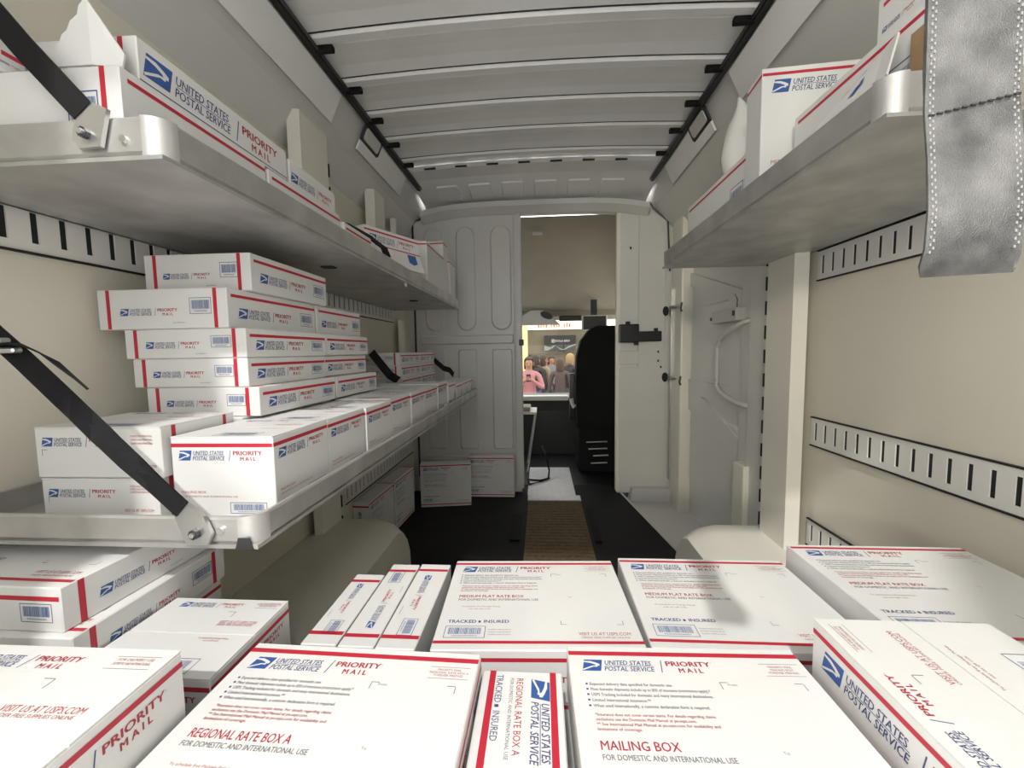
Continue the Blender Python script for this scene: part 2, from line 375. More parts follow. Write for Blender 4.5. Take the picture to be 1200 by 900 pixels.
KIND = {
 'flat': dict(faces={'-y': 'ends', '+x': 'side', '+z': 'face'}, flap=None, title='MEDIUM FLAT RATE BOX'),
 'flat2': dict(faces={'-y': 'side', '+x': 'ends', '+z': 'face'}, flap=None, title='MEDIUM FLAT RATE BOX'),
 'flat1': dict(faces={'-y': 'side', '+x': 'side', '+z': 'face1'}, flap=None, title='MAILING BOX'),
 'flatA': dict(faces={'-y': 'side', '+x': 'side', '+z': 'face1'}, flap=None, title='REGIONAL RATE BOX A'),
 'cube': dict(faces={'-y': 'cube', '+x': 'cube', '+z': 'flaptop'}, flap='x', title='MAILING BOX'),
 'cuber': dict(faces={'-y': 'cube', '-x': 'cube', '+z': ('flaptop', 3)}, flap='y', title='MEDIUM FLAT RATE BOX'),
 'onside': dict(faces={'+z': ('ends', 1), '-y': 'stripe'}, flap=None, title=None),
 'onside3': dict(faces={'+z': ('ends', 3), '-y': 'stripe'}, flap=None, title=None),
 'tall': dict(faces={'+z': ('tall', 1), '-y': 'stripe'}, flap=None, title='REGIONAL RATE BOX A'),
 'uprightx': dict(faces={'+x': 'face', '-y': ('ends', 1), '+z': 'stripe'}, flap=None, title='MEDIUM FLAT RATE BOX'),
 'uprighty': dict(faces={'-y': 'face', '+z': 'stripe'}, flap=None, title='MEDIUM FLAT RATE BOX'),
 'long': dict(faces={'-y': 'ends', '+x': 'big'}, flap=None, title=None),
 'sidey': dict(faces={'-y': 'side', '+x': 'side'}, flap=None, title=None),
 'badge': dict(faces={'-y': 'badge', '+x': 'side'}, flap=None, title=None),
 'small': dict(faces={'-y': 'stripe', '+x': 'side'}, flap=None, title=None),
 'book': dict(faces={'-y': 'cube', '-x': 'stripe'}, flap=None, title='MEDIUM FLAT RATE BOX'),
 'sidel': dict(faces={'-x': 'side'}, flap=None, title=None),
 'plain': dict(faces={'-y': 'stripe', '+x': 'stripe'}, flap=None, title=None),
 'sidex': dict(faces={'+x': 'cube'}, flap=None, title='MAILING BOX'),
 'l1': dict(faces={'-y': 'logo', '+x': 'ends', '+z': 'flaptop'}, flap='x', title=None),
}
def carton(label, kind, x0, x1, y0, y1, ztop, h, yaw=0.0, group=None, name='mail_carton', pitch=0.0):
    K = KIND[kind]; w = x1-x0; d = y1-y0
    root = empty(name, ((x0+x1)/2, (y0+y1)/2, Z(ztop-h)), math.radians(yaw))
    if pitch: root.rotation_euler = (math.radians(pitch), 0, math.radians(yaw))
    tag(root, label, 'box', group); made = {}
    for pn, me in carton_parts(w, d, h, K['faces'], K['flap'], K['title']).items():
        base = pn.split('.')[0]
        if base == 'eagle': obj(base, me, made['emblem.'+pn.split('.')[1]]); continue
        o = obj(base, me, root); made[pn] = o
        if base in ('lettering', 'barcode_label', 'badge'): o['kind'] = 'stuff'
    return root

# ------------------------------------------------------------------ the van: floor, roof, walls, bulkhead
WX = 0.985; BY = 3.08
fl = MB(); fl.prism([(-1.0, -0.25), (1.0, -0.25), (1.0, 1.85), (0.72, 2.05), (0.575, 3.10), (0.575, 3.25), (-1.0, 3.25)], 2, -0.06, 0.0, FLOORM)
floor = struct(obj('floor', fl), 'black rubber load floor of the van')
st = MB(); st.prism([(0.72, 2.06), (1.02, 1.86), (1.02, 3.1), (0.58, 3.1)], 2, -0.20, -0.05, PAINT); struct(obj('trim_1', st), 'painted step sill below the sliding door')
st = MB(); st.prism([(0.722, 2.05), (0.735, 2.06), (0.592, 3.1), (0.577, 3.1)], 2, -0.05, 0.002, PAINT); struct(obj('trim_2', st), 'pale edge strip along the floor beside the step')

# roof: planks, bows, seals
RL, RR_ = -0.815, 0.735; RZ = 1.12
def arch(x): t = (x-(RL+RR_)/2)/((RR_-RL)/2); return Z(RZ)+0.022*(1-t*t)
xs = [RL+(RR_-RL)*k/10 for k in range(11)]
ceil_root = empty('ceiling', (0, 0, Z(RZ))); struct(ceil_root, 'pale grey ribbed van roof with crosswise panels')
bows = [0.06, 0.30, 0.54, 0.775, 1.01, 1.25, 1.49, 1.73, 1.962, 2.194, 2.436]
def sweep(prof, m):      # profile (y, dz) swept along x following the arch, local to ceiling root
    b = MB(); rows = [[(x, p[0], arch(x)+p[1]-Z(RZ)) for x in xs] for p in prof]; b.grid(rows, m); return b
for i in range(len(bows)):
    y0 = bows[i]; y1 = bows[i+1] if i+1 < len(bows) else 2.54
    p = sweep([(y0+0.047, 0.012), (y0+0.047, -0.004), (y0+0.055, -0.008), (y0+0.11, -0.003), (y0+0.17, -0.001), (y1-0.011, -0.006), (y1-0.011, 0.012)], ROOF)
    obj('roof_panel', p, ceil_root)
    bw = sweep([(y0-0.002, 0.012), (y0-0.002, -0.010), (y0+0.004, -0.017), (y0+0.036, -0.015), (y0+0.042, -0.008), (y0+0.042, 0.012)], ROOF)
    obj('roof_bow', bw, ceil_root)
    sl = sweep([(y0-0.010, 0.010), (y0-0.010, -0.006), (y0-0.003, -0.006), (y0-0.003, 0.010)], BLACK)
    obj('seal_strip', sl, ceil_root)
bk = sweep([(-0.06, 0.016), (2.6, 0.016)], DARK); obj('roof_backing', bk, ceil_root)
# front header panel sloping down to the bulkhead, with embossed plates and slots
hd = MB(); prof = [(2.54, -0.012), (2.57, -0.022), (2.66, -0.014), (2.74, -0.010), (2.80, -0.020), (3.05, -0.055), (3.10, -0.07)]
hd.grid([[(x, p[0], arch(x)+p[1]-Z(RZ)) for x in [RL-0.02]+xs+[RR_+0.02]] for p in prof], ROOF); obj('header_panel', hd, ceil_root)
for k, xc in enumerate((-0.62, -0.40, -0.18, 0.04, 0.26, 0.48)):
    e = MB(); pts = rr(xc-0.075, xc+0.075, 2.82, 3.02, 0.012, 2)
    e.emboss(pts, lambda u, v, hh: (u, v, arch(u)-Z(RZ)-0.020-0.14*(v-2.80)-hh), -0.002, 0.009, 0.006, ROOF); obj('header_plate', e, ceil_root)
for xc in (-0.66, -0.47, -0.28, -0.09, 0.10, 0.29, 0.48):
    e = MB(); e.box(xc-0.035, xc+0.035, 2.555, 2.562, arch(xc)-Z(RZ)-0.026, arch(xc)-Z(RZ)-0.012, DARK); obj('slot', e, ceil_root)
# dark side trims of the roof with foam clips at every bow
for side, xe in ((-1, RL), (1, RR_)):
    t = MB(); t.box(xe-0.013, xe+0.013, -0.05, 3.0, -0.028, 0.012, BLACK, 0.003); t.tube([(xe-side*0.020, -0.05, -0.020), (xe-side*0.020, 3.0, -0.020)], 0.006, BOLT, 6); obj('side_trim', t, ceil_root)
    for y0 in bows[3:]:
        c = MB(); xa, xb = sorted((xe, xe-side*0.075)); c.box(xa, xb, y0+0.045, y0+0.066, -0.028, -0.006, RUBBER, 0.004); obj('foam_clip', c, ceil_root)

# side walls
def make_wall(side, name, label):
    r = empty(name, (side*WX, 1.5, 0)); struct(r, label); ox, oy = side*WX, 1.5
    def P(mb, nm, sm=False):
        mb.v = [(v[0]-ox, v[1]-oy, v[2]) for v in mb.v]; return obj(nm, mb, r, sm=sm)
    yend = 3.10 if side < 0 else 1.75
    b = MB(); b.box(*sorted((side*WX, side*(WX+0.03))), -0.12, yend, -0.02, Z(0.80), WALL); P(b, 'wall_panel')
    xe = RL if side < 0 else RR_
    # cornice: wall top up to the roof edge, with a crease
    b = MB(); prof = [(side*(WX+0.02), 0.70), (side*(WX+0.01), 0.80), (side*(abs(xe)+0.105), 0.955), (side*(abs(xe)+0.075), 0.985), (side*(abs(xe)+0.03), 1.10), (xe, 1.135)]
    ys = [-0.12+0.28*k for k in range(12)]; ys[-1] = 3.10
    b.grid([[(p[0], y, Z(p[1])) for y in ys] for p in prof], PAINT); P(b, 'cornice_panel')
    b = MB(); b.prism([(side*(abs(xe)+0.022), Z(1.085)), (side*(abs(xe)+0.07), Z(0.98)), (side*(abs(xe)+0.064), Z(0.976)), (side*(abs(xe)+0.012), Z(1.085))], 1, -0.1, 1.78, ROOF); P(b, 'cornice_plate')
    b = MB(); b.prism([(side*(abs(xe)+0.022), Z(1.085)), (side*(abs(xe)+0.068), Z(0.985)), (side*(abs(xe)+0.060), Z(0.98)), (side*(abs(xe)+0.012), Z(1.085))], 1, 2.02, 2.62, ROOF); P(b, 'cornice_plate')
    # small framed lamp on the cornice
    b = MB(); pts = rr(2.03, 2.20, 0, 0.055, 0.012, 3)
    def LP(u, v, hh): return (side*(abs(xe)+0.015+v*0.45)-side*hh, u, Z(1.085)-v*0.95)
    b.emboss(rr(2.01, 2.22, -0.008, 0.066, 0.014, 3), LP, 0.0, 0.008, 0.002, BLACK); b.emboss(pts, LP, 0.006, 0.012, 0.003, CABP); P(b, 'side_lamp')
    return r
wl = make_wall(-1, 'wall_left', 'cream panelled left side wall of the van'); wr = make_wall(1, 'wall_right', 'cream panelled right side wall of the van')

def slot_rail(side, y0, y1, z0, z1, label, skip=()):
    r = empty('slotted_rail', (side*WX, (y0+y1)/2, Z(z0))); tag(r, label, 'rail', 'slotted wall rails'); yc = (y0+y1)/2
    b = MB(); xa, xb = sorted((-side*0.001, -side*0.0045)); hh = z1-z0; s0 = 0.19*hh; s1 = 0.83*hh
    b.box(xa, xb, y0-yc, y1-yc, 0, s0, RAIL); b.box(xa, xb, y0-yc, y1-yc, s1, hh, RAIL)
    n = int((y1-y0)/0.0485); p = (y1-y0)/n
    for k in range(n+1):
        a = y0-yc+(k-0.5)*p+0.0065; e = a+p-0.013; a = max(a, y0-yc); e = min(e, y1-yc); b.box(xa, xb, a, e, s0, s1, RAIL)
    obj('rail_strip', b, r)
    b = MB(); xa, xb = sorted((-side*0.0002, -side*0.0008)); b.box(xa, xb, y0-yc+0.004, y1-yc-0.004, s0-0.003, s1+0.003, DARK); obj('slot_backing', b, r)
    b = MB(); xa, xb = sorted((0, -side*0.009)); b.box(xa, xb, y0-yc, y1-yc, -0.0045, -0.0005, DARK); b.box(xa, xb, y0-yc, y1-yc, hh+0.0005, hh+0.0045, DARK); obj('edge_gasket', b, r)
slot_rail(-1, 0.05, 1.52, 0.205, 0.297, 'slotted white rail on left wall between the shelves, nearest part')
slot_rail(-1, 1.86, 2.72, 0.205, 0.297, 'slotted white rail on left wall between the shelves, beyond the post')
slot_rail(-1, 1.95, 3.04, -0.75, -0.66, 'slotted white rail low on left wall above the standing cartons')
slot_rail(1, 0.05, 1.565, 0.235, 0.333, 'slotted white rail on right wall just below the upper shelf')
slot_rail(1, 0.05, 1.565, -0.355, -0.257, 'slotted white rail across the middle of the right wall')
slot_rail(1, 0.05, 1.565, -0.73, -0.635, 'lowest slotted white rail on right wall, partly behind cartons')

def wall_post(side, y0, y1, zb, zt, depth, label, slots=True, low=None):
    r = empty('wall_post', (side*WX, (y0+y1)/2, Z(zb))); tag(r, label, 'post'); yc = (y0+y1)/2
    b = MB(); pr = [(0.03*-side, y0-yc), (-side*depth, y0-yc+0.012), (-side*depth, y1-yc-0.045), (-side*(depth-0.035), y1-yc), (0.03*-side, y1-yc)]
    b.prism(pr, 2, 0, zt-zb, POST); o = obj('post_body', b, r, sm=False)
    if slots:
        z = 0.05
        while z < zt-zb-0.1:
            b = MB(); x = -side*(depth-0.014); b.box(*sorted((x, x-side*0.008)), y1-yc-0.026, y1-yc-0.018, z, z+0.055, DARK); obj('slot', b, r); z += 0.098
    return r
wall_post(1, 1.57, 1.80, -0.80, 0.99, 0.075, 'cream slotted pillar on right wall between panel and sliding door')
wall_post(-1, 1.58, 1.84, 0.33, 0.93, 0.075, 'grey slotted pillar on left wall rising behind upper shelf')
wall_post(-1, 1.62, 1.84, -0.86, -0.36, 0.06, 'grey pillar foot below left shelf above the wheel arch')
wall_post(-1, 2.28, 2.48, 0.33, 0.90, 0.08, 'narrow grey pillar above far end of left upper shelf', False)
wall_post(-1, 2.66, 2.74, 0.33, 0.86, 0.06, 'slim grey pillar nearest the bulkhead above left upper shelf', False)
wall_post(-1, 1.56, 1.62, 0.06, 0.225, 0.03, 'thin grey strip on left wall beside carton stack')
wall_post(-1, 2.74, 2.86, -0.62, 0.22, 0.05, 'grey pillar between left wall and bulkhead under the shelf', False)

# wheel arches
def wheel_arch(side, y0, y1, xi, zt, label):
    b = MB(); n = 14; rows = []
    yc = (y0+y1)/2; ry = (y1-y0)/2; hh = Z(zt)
    for j in range(7):       # across x with rounded inner shoulder
        t = j/6; x = side*WX+side*0.0 - side*(WX-xi)*t
        inset = 0.0 if j < 5 else (0.015 if j == 5 else 0.05)
        rows.append([(x, yc-(ry-inset)*math.cos(math.pi*k/n), max(0.0, (hh-inset)*min(1, 1.25*math.sin(math.pi*k/n)**0.75))) for k in range(n+1)])
    b.grid(rows, POST)
    x = side*xi-side*0.004; ring = rows[-1]; b.add(ring, [tuple(range(len(ring)))], POST)
    o = obj('wheel_arch', b, sm=True); struct(o, label); return o
wheel_arch(-1, 1.02, 1.98, 0.65, -0.76, 'grey rounded wheel arch on left floor'); wheel_arch(1, 1.02, 1.98, 0.62, -0.765, 'cream rounded wheel arch on right floor behind cartons')

# sliding door on the right, beyond the post
sd = empty('door_1', (1.0, 2.35, 0)); struct(sd, 'grey inner side of the sliding door')
def D(mb, nm, sm=False, parent=None):
    if parent is None: mb.v = [(v[0]-1.0, v[1]-2.35, v[2]) for v in mb.v]; return obj(nm, mb, sd, sm=sm)
    mb.v = [(v[0]-1.0, v[1]-2.35, v[2]) for v in mb.v]; return obj(nm, mb, parent, sm=sm)
b = MB(); b.box(1.005, 1.04, 1.76, 3.12, -0.15, Z(1.02), PAINT); D(b, 'door_skin')
b = MB(); b.box(0.955, 1.008, 1.82, 1.99, Z(-0.93), Z(0.95), PAINT, 0.006); D(b, 'door_stile')
b = MB(); b.box(0.975, 1.008, 2.0, 2.11, Z(-0.93), Z(0.95), PAINT, 0.006); D(b, 'door_stile')
def PX(u, v, hh): return (1.006-hh, u, Z(v))
b = MB(); b.emboss([(2.12, 0.28), (2.86, 0.50), (2.86, 0.42), (2.12, 0.20)], PX, 0, 0.022, 0.008, PAINT); D(b, 'door_brace')
b = MB(); b.emboss([(2.10, -0.36), (2.20, -0.30), (2.86, -0.30), (2.86, -0.20), (2.25, -0.20), (2.10, -0.16)], PX, 0, 0.022, 0.008, PAINT)
D(b, 'door_brace')
b = MB(); b.emboss([(2.12, -0.46), (2.86, -0.22), (2.86, -0.40), (2.30, -0.50), (2.12, -0.66)], PX, 0, 0.02, 0.01, PAINT); D(b, 'door_brace')
for (z0_, z1_) in ((-0.27, 0.26), (-0.92, -0.40)):
    b = MB(); b.emboss(rr(2.13, 2.83, z0_, z1_, 0.07, 5), PX, -0.001, 0.014, 0.012, PAINT); D(b, 'inner_panel')
b = MB(); b.box(0.93, 0.985, 2.07, 2.36, Z(0.130), Z(0.195), CABP, 0.008); lb = D(b, 'latch_box')
b = MB(); b.box(0.926, 0.934, 2.08, 2.10, Z(0.155), Z(0.180), BLACK); b.box(0.926, 0.934, 2.345, 2.362, Z(0.148), Z(0.165), BLACK); D(b, 'latch_bolt', parent=lb)
b = MB(); hp_ = [(0.968, 1.985, 0.130), (0.94, 2.01, 0.118), (0.918, 2.07, 0.095), (0.908, 2.14, 0.066), (0.905, 2.185, 0.038), (0.904, 2.203, 0.005), (0.904, 2.205, -0.04), (0.904, 2.205, -0.16), (0.905, 2.200, -0.195), (0.907, 2.18, -0.218), (0.913, 2.12, -0.238), (0.93, 2.04, -0.262), (0.968, 1.99, -0.275)]
b.tube([(p[0], p[1], Z(p[2])) for p in hp_], 0.012, CABP, 12); D(b, 'grab_handle', True)
b = MB(); b.tube([(0.985, 2.18, Z(0.19)), (0.982, 2.17, Z(0.24)), (0.985, 2.20, Z(0.27)), (0.99, 2.22, Z(0.28))], 0.003, BOLT, 6); D(b, 'cable')
b = MB(); b.box(0.93, 0.985, 1.95, 2.06, Z(-0.86), Z(-0.55), POST, 0.008); D(b, 'hinge_cover')
b = MB(); b.box(0.94, 0.98, 1.97, 2.09, Z(-0.98), Z(-0.87), PAINT, 0.006); D(b, 'hinge_bracket')
# front door pillar beside the bulkhead
fp = MB(); fp.box(0.93, 1.02, 2.845, 3.05, -0.12, Z(0.99), POST, 0.012); pil = struct(obj('trim_3', fp), 'pale upright door pillar next to the bulkhead')
b = MB(); b.box(0.915, 0.931, 3.02, 3.055, Z(-0.95), Z(0.42), STEEL, 0.003); obj('bright_edge', b, pil)
for zz in (0.285, -0.205):
    b = MB(); b.tube([(0.932, 2.93, Z(zz)), (0.90, 2.95, Z(zz))], 0.012, STEEL, 8); b.tube([(0.93, 2.85, Z(zz+0.005)), (0.915, 3.03, Z(zz+0.01))], 0.008, STEEL, 6); b.tube([(0.934, 2.85, Z(zz+0.02)), (0.925, 2.845, Z(zz-0.02)), (0.934, 2.846, Z(zz-0.04))], 0.007, BOLT, 6); obj('striker', b, pil)
b = MB(); b.prism([(0.60, -0.19), (0.93, -0.19), (0.93, 0.05), (0.66, 0.05)], 1, 3.02, 3.08, PAINT); obj('sill_plate', b, pil)

# bulkhead
bhl = empty('wall_front', (0, BY, 0)); struct(bhl, 'grey steel partition between load space and cab')
def B(mb, nm, parent=None, sm=False):
    mb.v = [(v[0], v[1]-BY, v[2]) for v in mb.v]; return obj(nm, mb, parent or bhl, sm=sm)
b = MB(); b.box(-1.0, -0.155, BY, BY+0.035, 0.0, Z(1.0), PAINT); leaf = B(b, 'door_leaf')
def PY(u, v, hh): return (u, BY-hh, Z(v))
for (x0, x1) in ((-0.86, -0.715), (-0.62, -0.475), (-0.365, -0.21)):
    b = MB(); b.emboss(rr(x0, x1, 0.155, 0.915, (x1-x0)/2-0.002, 6), PY, -0.001, 0.012, 0.010, PAINT); B(b, 'raised_rib', leaf)
    b = MB(); b.emboss(rr(x0, x1, -0.74, 0.02, 0.02, 3), PY, -0.001, 0.012, 0.010, PAINT); B(b, 'raised_rib', leaf)
b = MB(); b.emboss(rr(-0.90, -0.20, 0.055, 0.125, 0.01, 2), PY, -0.001, 0.016, 0.008, PAINT); B(b, 'cross_band', leaf)
b = MB(); b.emboss(rr(-0.90, -0.175, -0.83, -0.79, 0.006, 2), PY, -0.001, 0.012, 0.006, PAINT); B(b, 'cross_band', leaf)
b = MB(); b.box(-0.195, -0.138, BY-0.030, BY+0.05, Z(-1.04), Z(0.985), PAINT, 0.012); B(b, 'door_edge', leaf, True)
b = MB(); b.box(-0.16, -0.125, BY-0.045, BY-0.028, Z(0.04), Z(0.085), BLACK, 0.004); B(b, 'latch', leaf)
b = MB(); b.box(0.558, 0.99, BY, BY+0.04, 0.0, Z(1.0), PAINT); rp = B(b, 'fixed_panel')
b = MB(); b.emboss([(0.70, -0.18), (0.895, -0.18), (0.895, 0.80), (0.84, 0.90), (0.78, 0.95), (0.70, 0.96)][::-1], PY, -0.001, 0.010, 0.006, PAINT); B(b, 'raised_field', rp)
b = MB(); b.emboss(rr(0.565, 0.90, -0.11, -0.01, 0.004, 1), PY, -0.001, 0.009, 0.004, PAINT); B(b, 'cross_band', rp)
b = MB(); b.emboss(rr(0.565, 0.90, -0.96, -0.13, 0.004, 1), PY, -0.001, 0.009, 0.004, PAINT); B(b, 'lower_field', rp)
b = MB(); b.box(0.548, 0.575, BY-0.006, BY+0.05, Z(-1.06), Z(0.99), POST, 0.005); B(b, 'panel_edge', rp)
b = MB(); b.box(0.56, 0.70, BY-0.055, BY-0.009, Z(0.05), Z(0.18), BLACK, 0.008); b.box(0.69, 0.86, BY-0.05, BY-0.009, Z(0.055), Z(0.128), BLACK, 0.008); b.box(0.61, 0.64, BY-0.04, BY-0.009, Z(0.17), Z(0.20), BLACK, 0.003); b.box(0.81, 0.835, BY-0.04, BY-0.009, Z(0.12), Z(0.15), BLACK, 0.003); b.box(0.67, 0.70, BY-0.04, BY-0.009, Z(0.03), Z(0.06), BLACK, 0.003)
B(b, 'door_latch', rp)
for (xx, zz) in ((0.895, 0.27), (0.895, -0.205)):
    b = MB(); b.prism([(xx+0.022*math.cos(a*math.pi/6), Z(zz)+0.035*math.sin(a*math.pi/6)) for a in range(12)], 1, BY-0.012, BY-0.002, DARK); B(b, 'cable_hole', rp)
for (xx, zz) in ((0.645, 0.72), (0.845, -0.02), (0.845, -0.085), (0.865, -0.13)):
    b = MB(); b.box(xx-0.005, xx+0.005, BY-0.014, BY-0.006, Z(zz)-0.008, Z(zz)+0.008, DARK); B(b, 'fastener', rp)
# lintel beam over the opening
b = MB(); pr = []
for x in [-0.86+1.62*k/12 for k in range(13)]: pr.append((x, Z(1.062)-0.05*((x+0.05)/0.81)**4))
n = len(pr); vs = []
for x, z in pr: vs += [(x, BY-0.07, z), (x, BY-0.07, z-0.035), (x, BY-0.015, z-0.075), (x, BY+0.05, z-0.075)]
fs = []
for i in range(n-1):
    for k in range(3): fs.append((i*4+k, i*4+k+1, (i+1)*4+k+1, (i+1)*4+k))
b.add(vs, fs, PAINT); B(b, 'lintel')
b = MB(); b.box(-1.0, 1.0, BY+0.02, BY+0.05, Z(0.995), Z(1.2), PAINT); B(b, 'upper_panel')
b = MB(); b.tube([(-0.84, BY-0.02, Z(1.03)), (-0.88, BY-0.015, Z(0.97)), (-0.935, BY-0.012, Z(0.955)), (-0.94, BY-0.012, Z(-0.95))], 0.007, BLACK, 6); b.tube([(0.77, BY-0.02, Z(1.03)), (0.80, BY-0.016, Z(0.985)), (0.84, BY-0.016, Z(0.95)), (0.90, BY-0.014, Z(0.90)), (0.918, BY-0.014, Z(0.55))], 0.006, BOLT, 6); B(b, 'edge_seal')

# rear frame of the load opening (behind and beside the camera)
b = MB(); b.box(-1.02, -0.645, -0.16, -0.06, -0.05, Z(1.2), PAINT, 0.01); struct(obj('wall_rear_left', b), 'left pillar of the rear opening')
b = MB(); b.box(0.60, 1.02, -0.16, -0.06, -0.05, Z(1.2), PAINT, 0.01); struct(obj('wall_rear_right', b), 'right pillar of the rear opening')
b = MB(); b.box(-1.02, 1.02, -0.16, -0.06, Z(1.13), Z(1.22), PAINT, 0.01); struct(obj('trim_4', b), 'beam over the rear opening')

rd = empty('shade_door', (0.70, -0.18, 0), math.radians(233)); struct(rd, 'unseen right rear door, added partly open to block light')  # added out of view; angle set to shade left wall and right cartons
b = MB(); b.box(0.0, 0.68, -0.02, 0.02, -0.03, Z(1.12), PAINT, 0.012); obj('door_leaf', b, rd)
b = MB(); b.emboss(rr(0.08, 0.60, -0.9, 0.05, 0.05, 4), lambda u, v, hh: (u, -0.02-hh, Z(v)), -0.001, 0.012, 0.012, PAINT); obj('raised_field', b, rd)

# brown mat on the floor
b = MB(); b.box(-0.10, 0.27, 1.9, 2.88, 0.0, 0.006, MATB); m_ = obj('floor_mat', b); tag(m_, 'worn brown ribbed runner mat leading to the cab door', 'mat')
for k in range(24):
    b = MB(); b.box(-0.095, 0.265, 1.915+k*0.04, 1.935+k*0.04, 0.006, 0.0085, MATB); obj('mat_rib', b, m_)
b = MB(); b.box(-0.19, -0.13, 2.25, 2.62, 0.0, 0.012, RUBBER, 0.003); tag(obj('rubber_pad', b), 'dark rubber pad on floor left of the brown mat', 'pad')
b = MB(); b.box(0.29, 0.33, 2.25, 2.75, 0.0, 0.012, RUBBER, 0.003); tag(obj('rubber_pad', b), 'dark rubber pad on floor right of the brown mat', 'pad')

# ------------------------------------------------------------------ shelves
def shelf(side, xf, y0, y1, zb, label, lip=0.05):
    xw = side*(WX-0.013); r = empty('folding_shelf', (xf, (y0+y1)/2, Z(zb))); tag(r, label, 'shelf')
    ox, oy, oz = xf, (y0+y1)/2, Z(zb)
    def P(mb, nm, sm=False): mb.v = [(v[0]-ox, v[1]-oy, v[2]-oz) for v in mb.v]; return obj(nm, mb, r, sm=sm)
    xa, xb = sorted((xf, xw)); s = 1 if xf < xw else -1      # s: direction from front lip towards the wall
    b = MB(); b.box(xa, xb, y0, y1, Z(zb), Z(zb)+0.006, ALU); P(b, 'deck')
    b = MB(); b.prism([(xf+s*0.012, Z(zb)), (xf, Z(zb)+0.012), (xf, Z(zb+lip)-0.003), (xf+s*0.003, Z(zb+lip)), (xf+s*0.008, Z(zb+lip)), (xf+s*0.008, Z(zb)+0.006)], 1, y0+0.03, y1-0.03, ALU); P(b, 'front_lip')
    for ye, q in ((y0, 1), (y1, -1)):
        pr = [(ye+q*0.012, Z(zb)), (ye, Z(zb)+0.012), (ye, Z(zb+lip)-0.003), (ye+q*0.003, Z(zb+lip)), (ye+q*0.008, Z(zb+lip)), (ye+q*0.008, Z(zb)+0.006)]
        b = MB(); xa2, xb2 = sorted((xf+s*0.03, xw)); b.prism(pr, 0, xa2, xb2, ALU); P(b, 'end_lip')
        b = MB()      # rounded corner post
        pts = [(xf+s*0.03-s*0.03*math.sin(k*math.pi/16), ye+q*0.03-q*0.03*math.cos(k*math.pi/16)) for k in range(9)]+[(xf+s*0.009, ye+q*0.03), (xf+s*0.012, ye+q*0.012), (xf+s*0.03, ye+q*0.009)]
        b.prism(pts, 2, Z(zb)+0.004, Z(zb+lip)+0.001, ALU); P(b, 'corner', True)
    b = MB(); b.box(*sorted((xw-s*0.008, xw)), y0, y1, Z(zb), Z(zb+lip), ALU); P(b, 'back_lip')
    # rivet, strap hook and bolt on the near end
    b = MB(); xr = xf+s*0.055; b.tube([(xr, y0-0.004, Z(zb)+0.028), (xr, y0+0.004, Z(zb)+0.028)], 0.0055, STEEL, 10); P(b, 'rivet')
    return r, P
up_l, PUL = shelf(-1, -0.533, 0.575, 2.72, 0.280, 'long aluminium tray shelf high on left wall', 0.060)
lo_l, PLL = shelf(-1, -0.418, 0.560, 2.69, -0.285, 'long aluminium tray shelf at mid height on left wall', 0.047)
up_r, PUR = shelf(1, 0.510, 0.675, 1.810, 0.335, 'short aluminium tray shelf high on right wall', 0.064)
def hook(P, x, y, z, s, ang):
    # steel plate with two bent ears and a bolt, standing on the end lip
    b = MB(); pts = [(-0.020, -0.022), (0.012, -0.030), (0.024, -0.016), (0.020, 0.012), (0.002, 0.036), (-0.024, 0.030)]
    ca, sa = math.cos(ang), math.sin(ang)
    b.prism([(x+s*(u*ca-v*sa), Z(z)+u*sa+v*ca) for u, v in pts], 1, y-0.009, y-0.003, STEEL); P(b, 'strap_hook')
    b = MB(); b.tube([(x+s*0.004, y-0.016, Z(z)-0.008), (x+s*0.004, y-0.002, Z(z)-0.008)], 0.0075, BOLT, 8); b.tube([(x+s*0.004, y-0.019, Z(z)-0.008), (x+s*0.004, y-0.016, Z(z)-0.008)], 0.004, STEEL, 6); P(b, 'hook_bolt')
hook(PUL, -0.632, 0.575, 0.322, -1, 0.2); hook(PLL, -0.508, 0.560, -0.250, 1, 0.25); hook(PUR, 0.615, 0.675, 0.385, 1, 0.1)
# folded bracket tip under the near corner of the mid-height shelf, small end pegs
b = MB(); b.prism([(-0.452, Z(-0.285)), (-0.424, Z(-0.285)), (-0.430, Z(-0.268)), (-0.447, Z(-0.268))], 1, 0.5585, 0.5600, BOLT); PLL(b, 'corner_notch')
for yy, P, xx, zz in ((1.66, PUL, -0.536, 0.280), (1.80, PLL, -0.421, -0.285)):
    b = MB(); b.box(xx-0.010, xx-0.001, yy-0.012, yy+0.012, Z(zz)+0.0, Z(zz)+0.055, STEEL, 0.002); b.box(xx-0.010, xx-0.001, yy-0.008, yy+0.008, Z(zz)-0.016, Z(zz), STEEL, 0.002); P(b, 'end_peg')
for yy in (1.30, 2.20):
    b = MB(); b.box(-0.70, -0.66, yy, yy+0.03, Z(0.280)-0.004, Z(0.280), DARK); PUL(b, 'deck_slot')

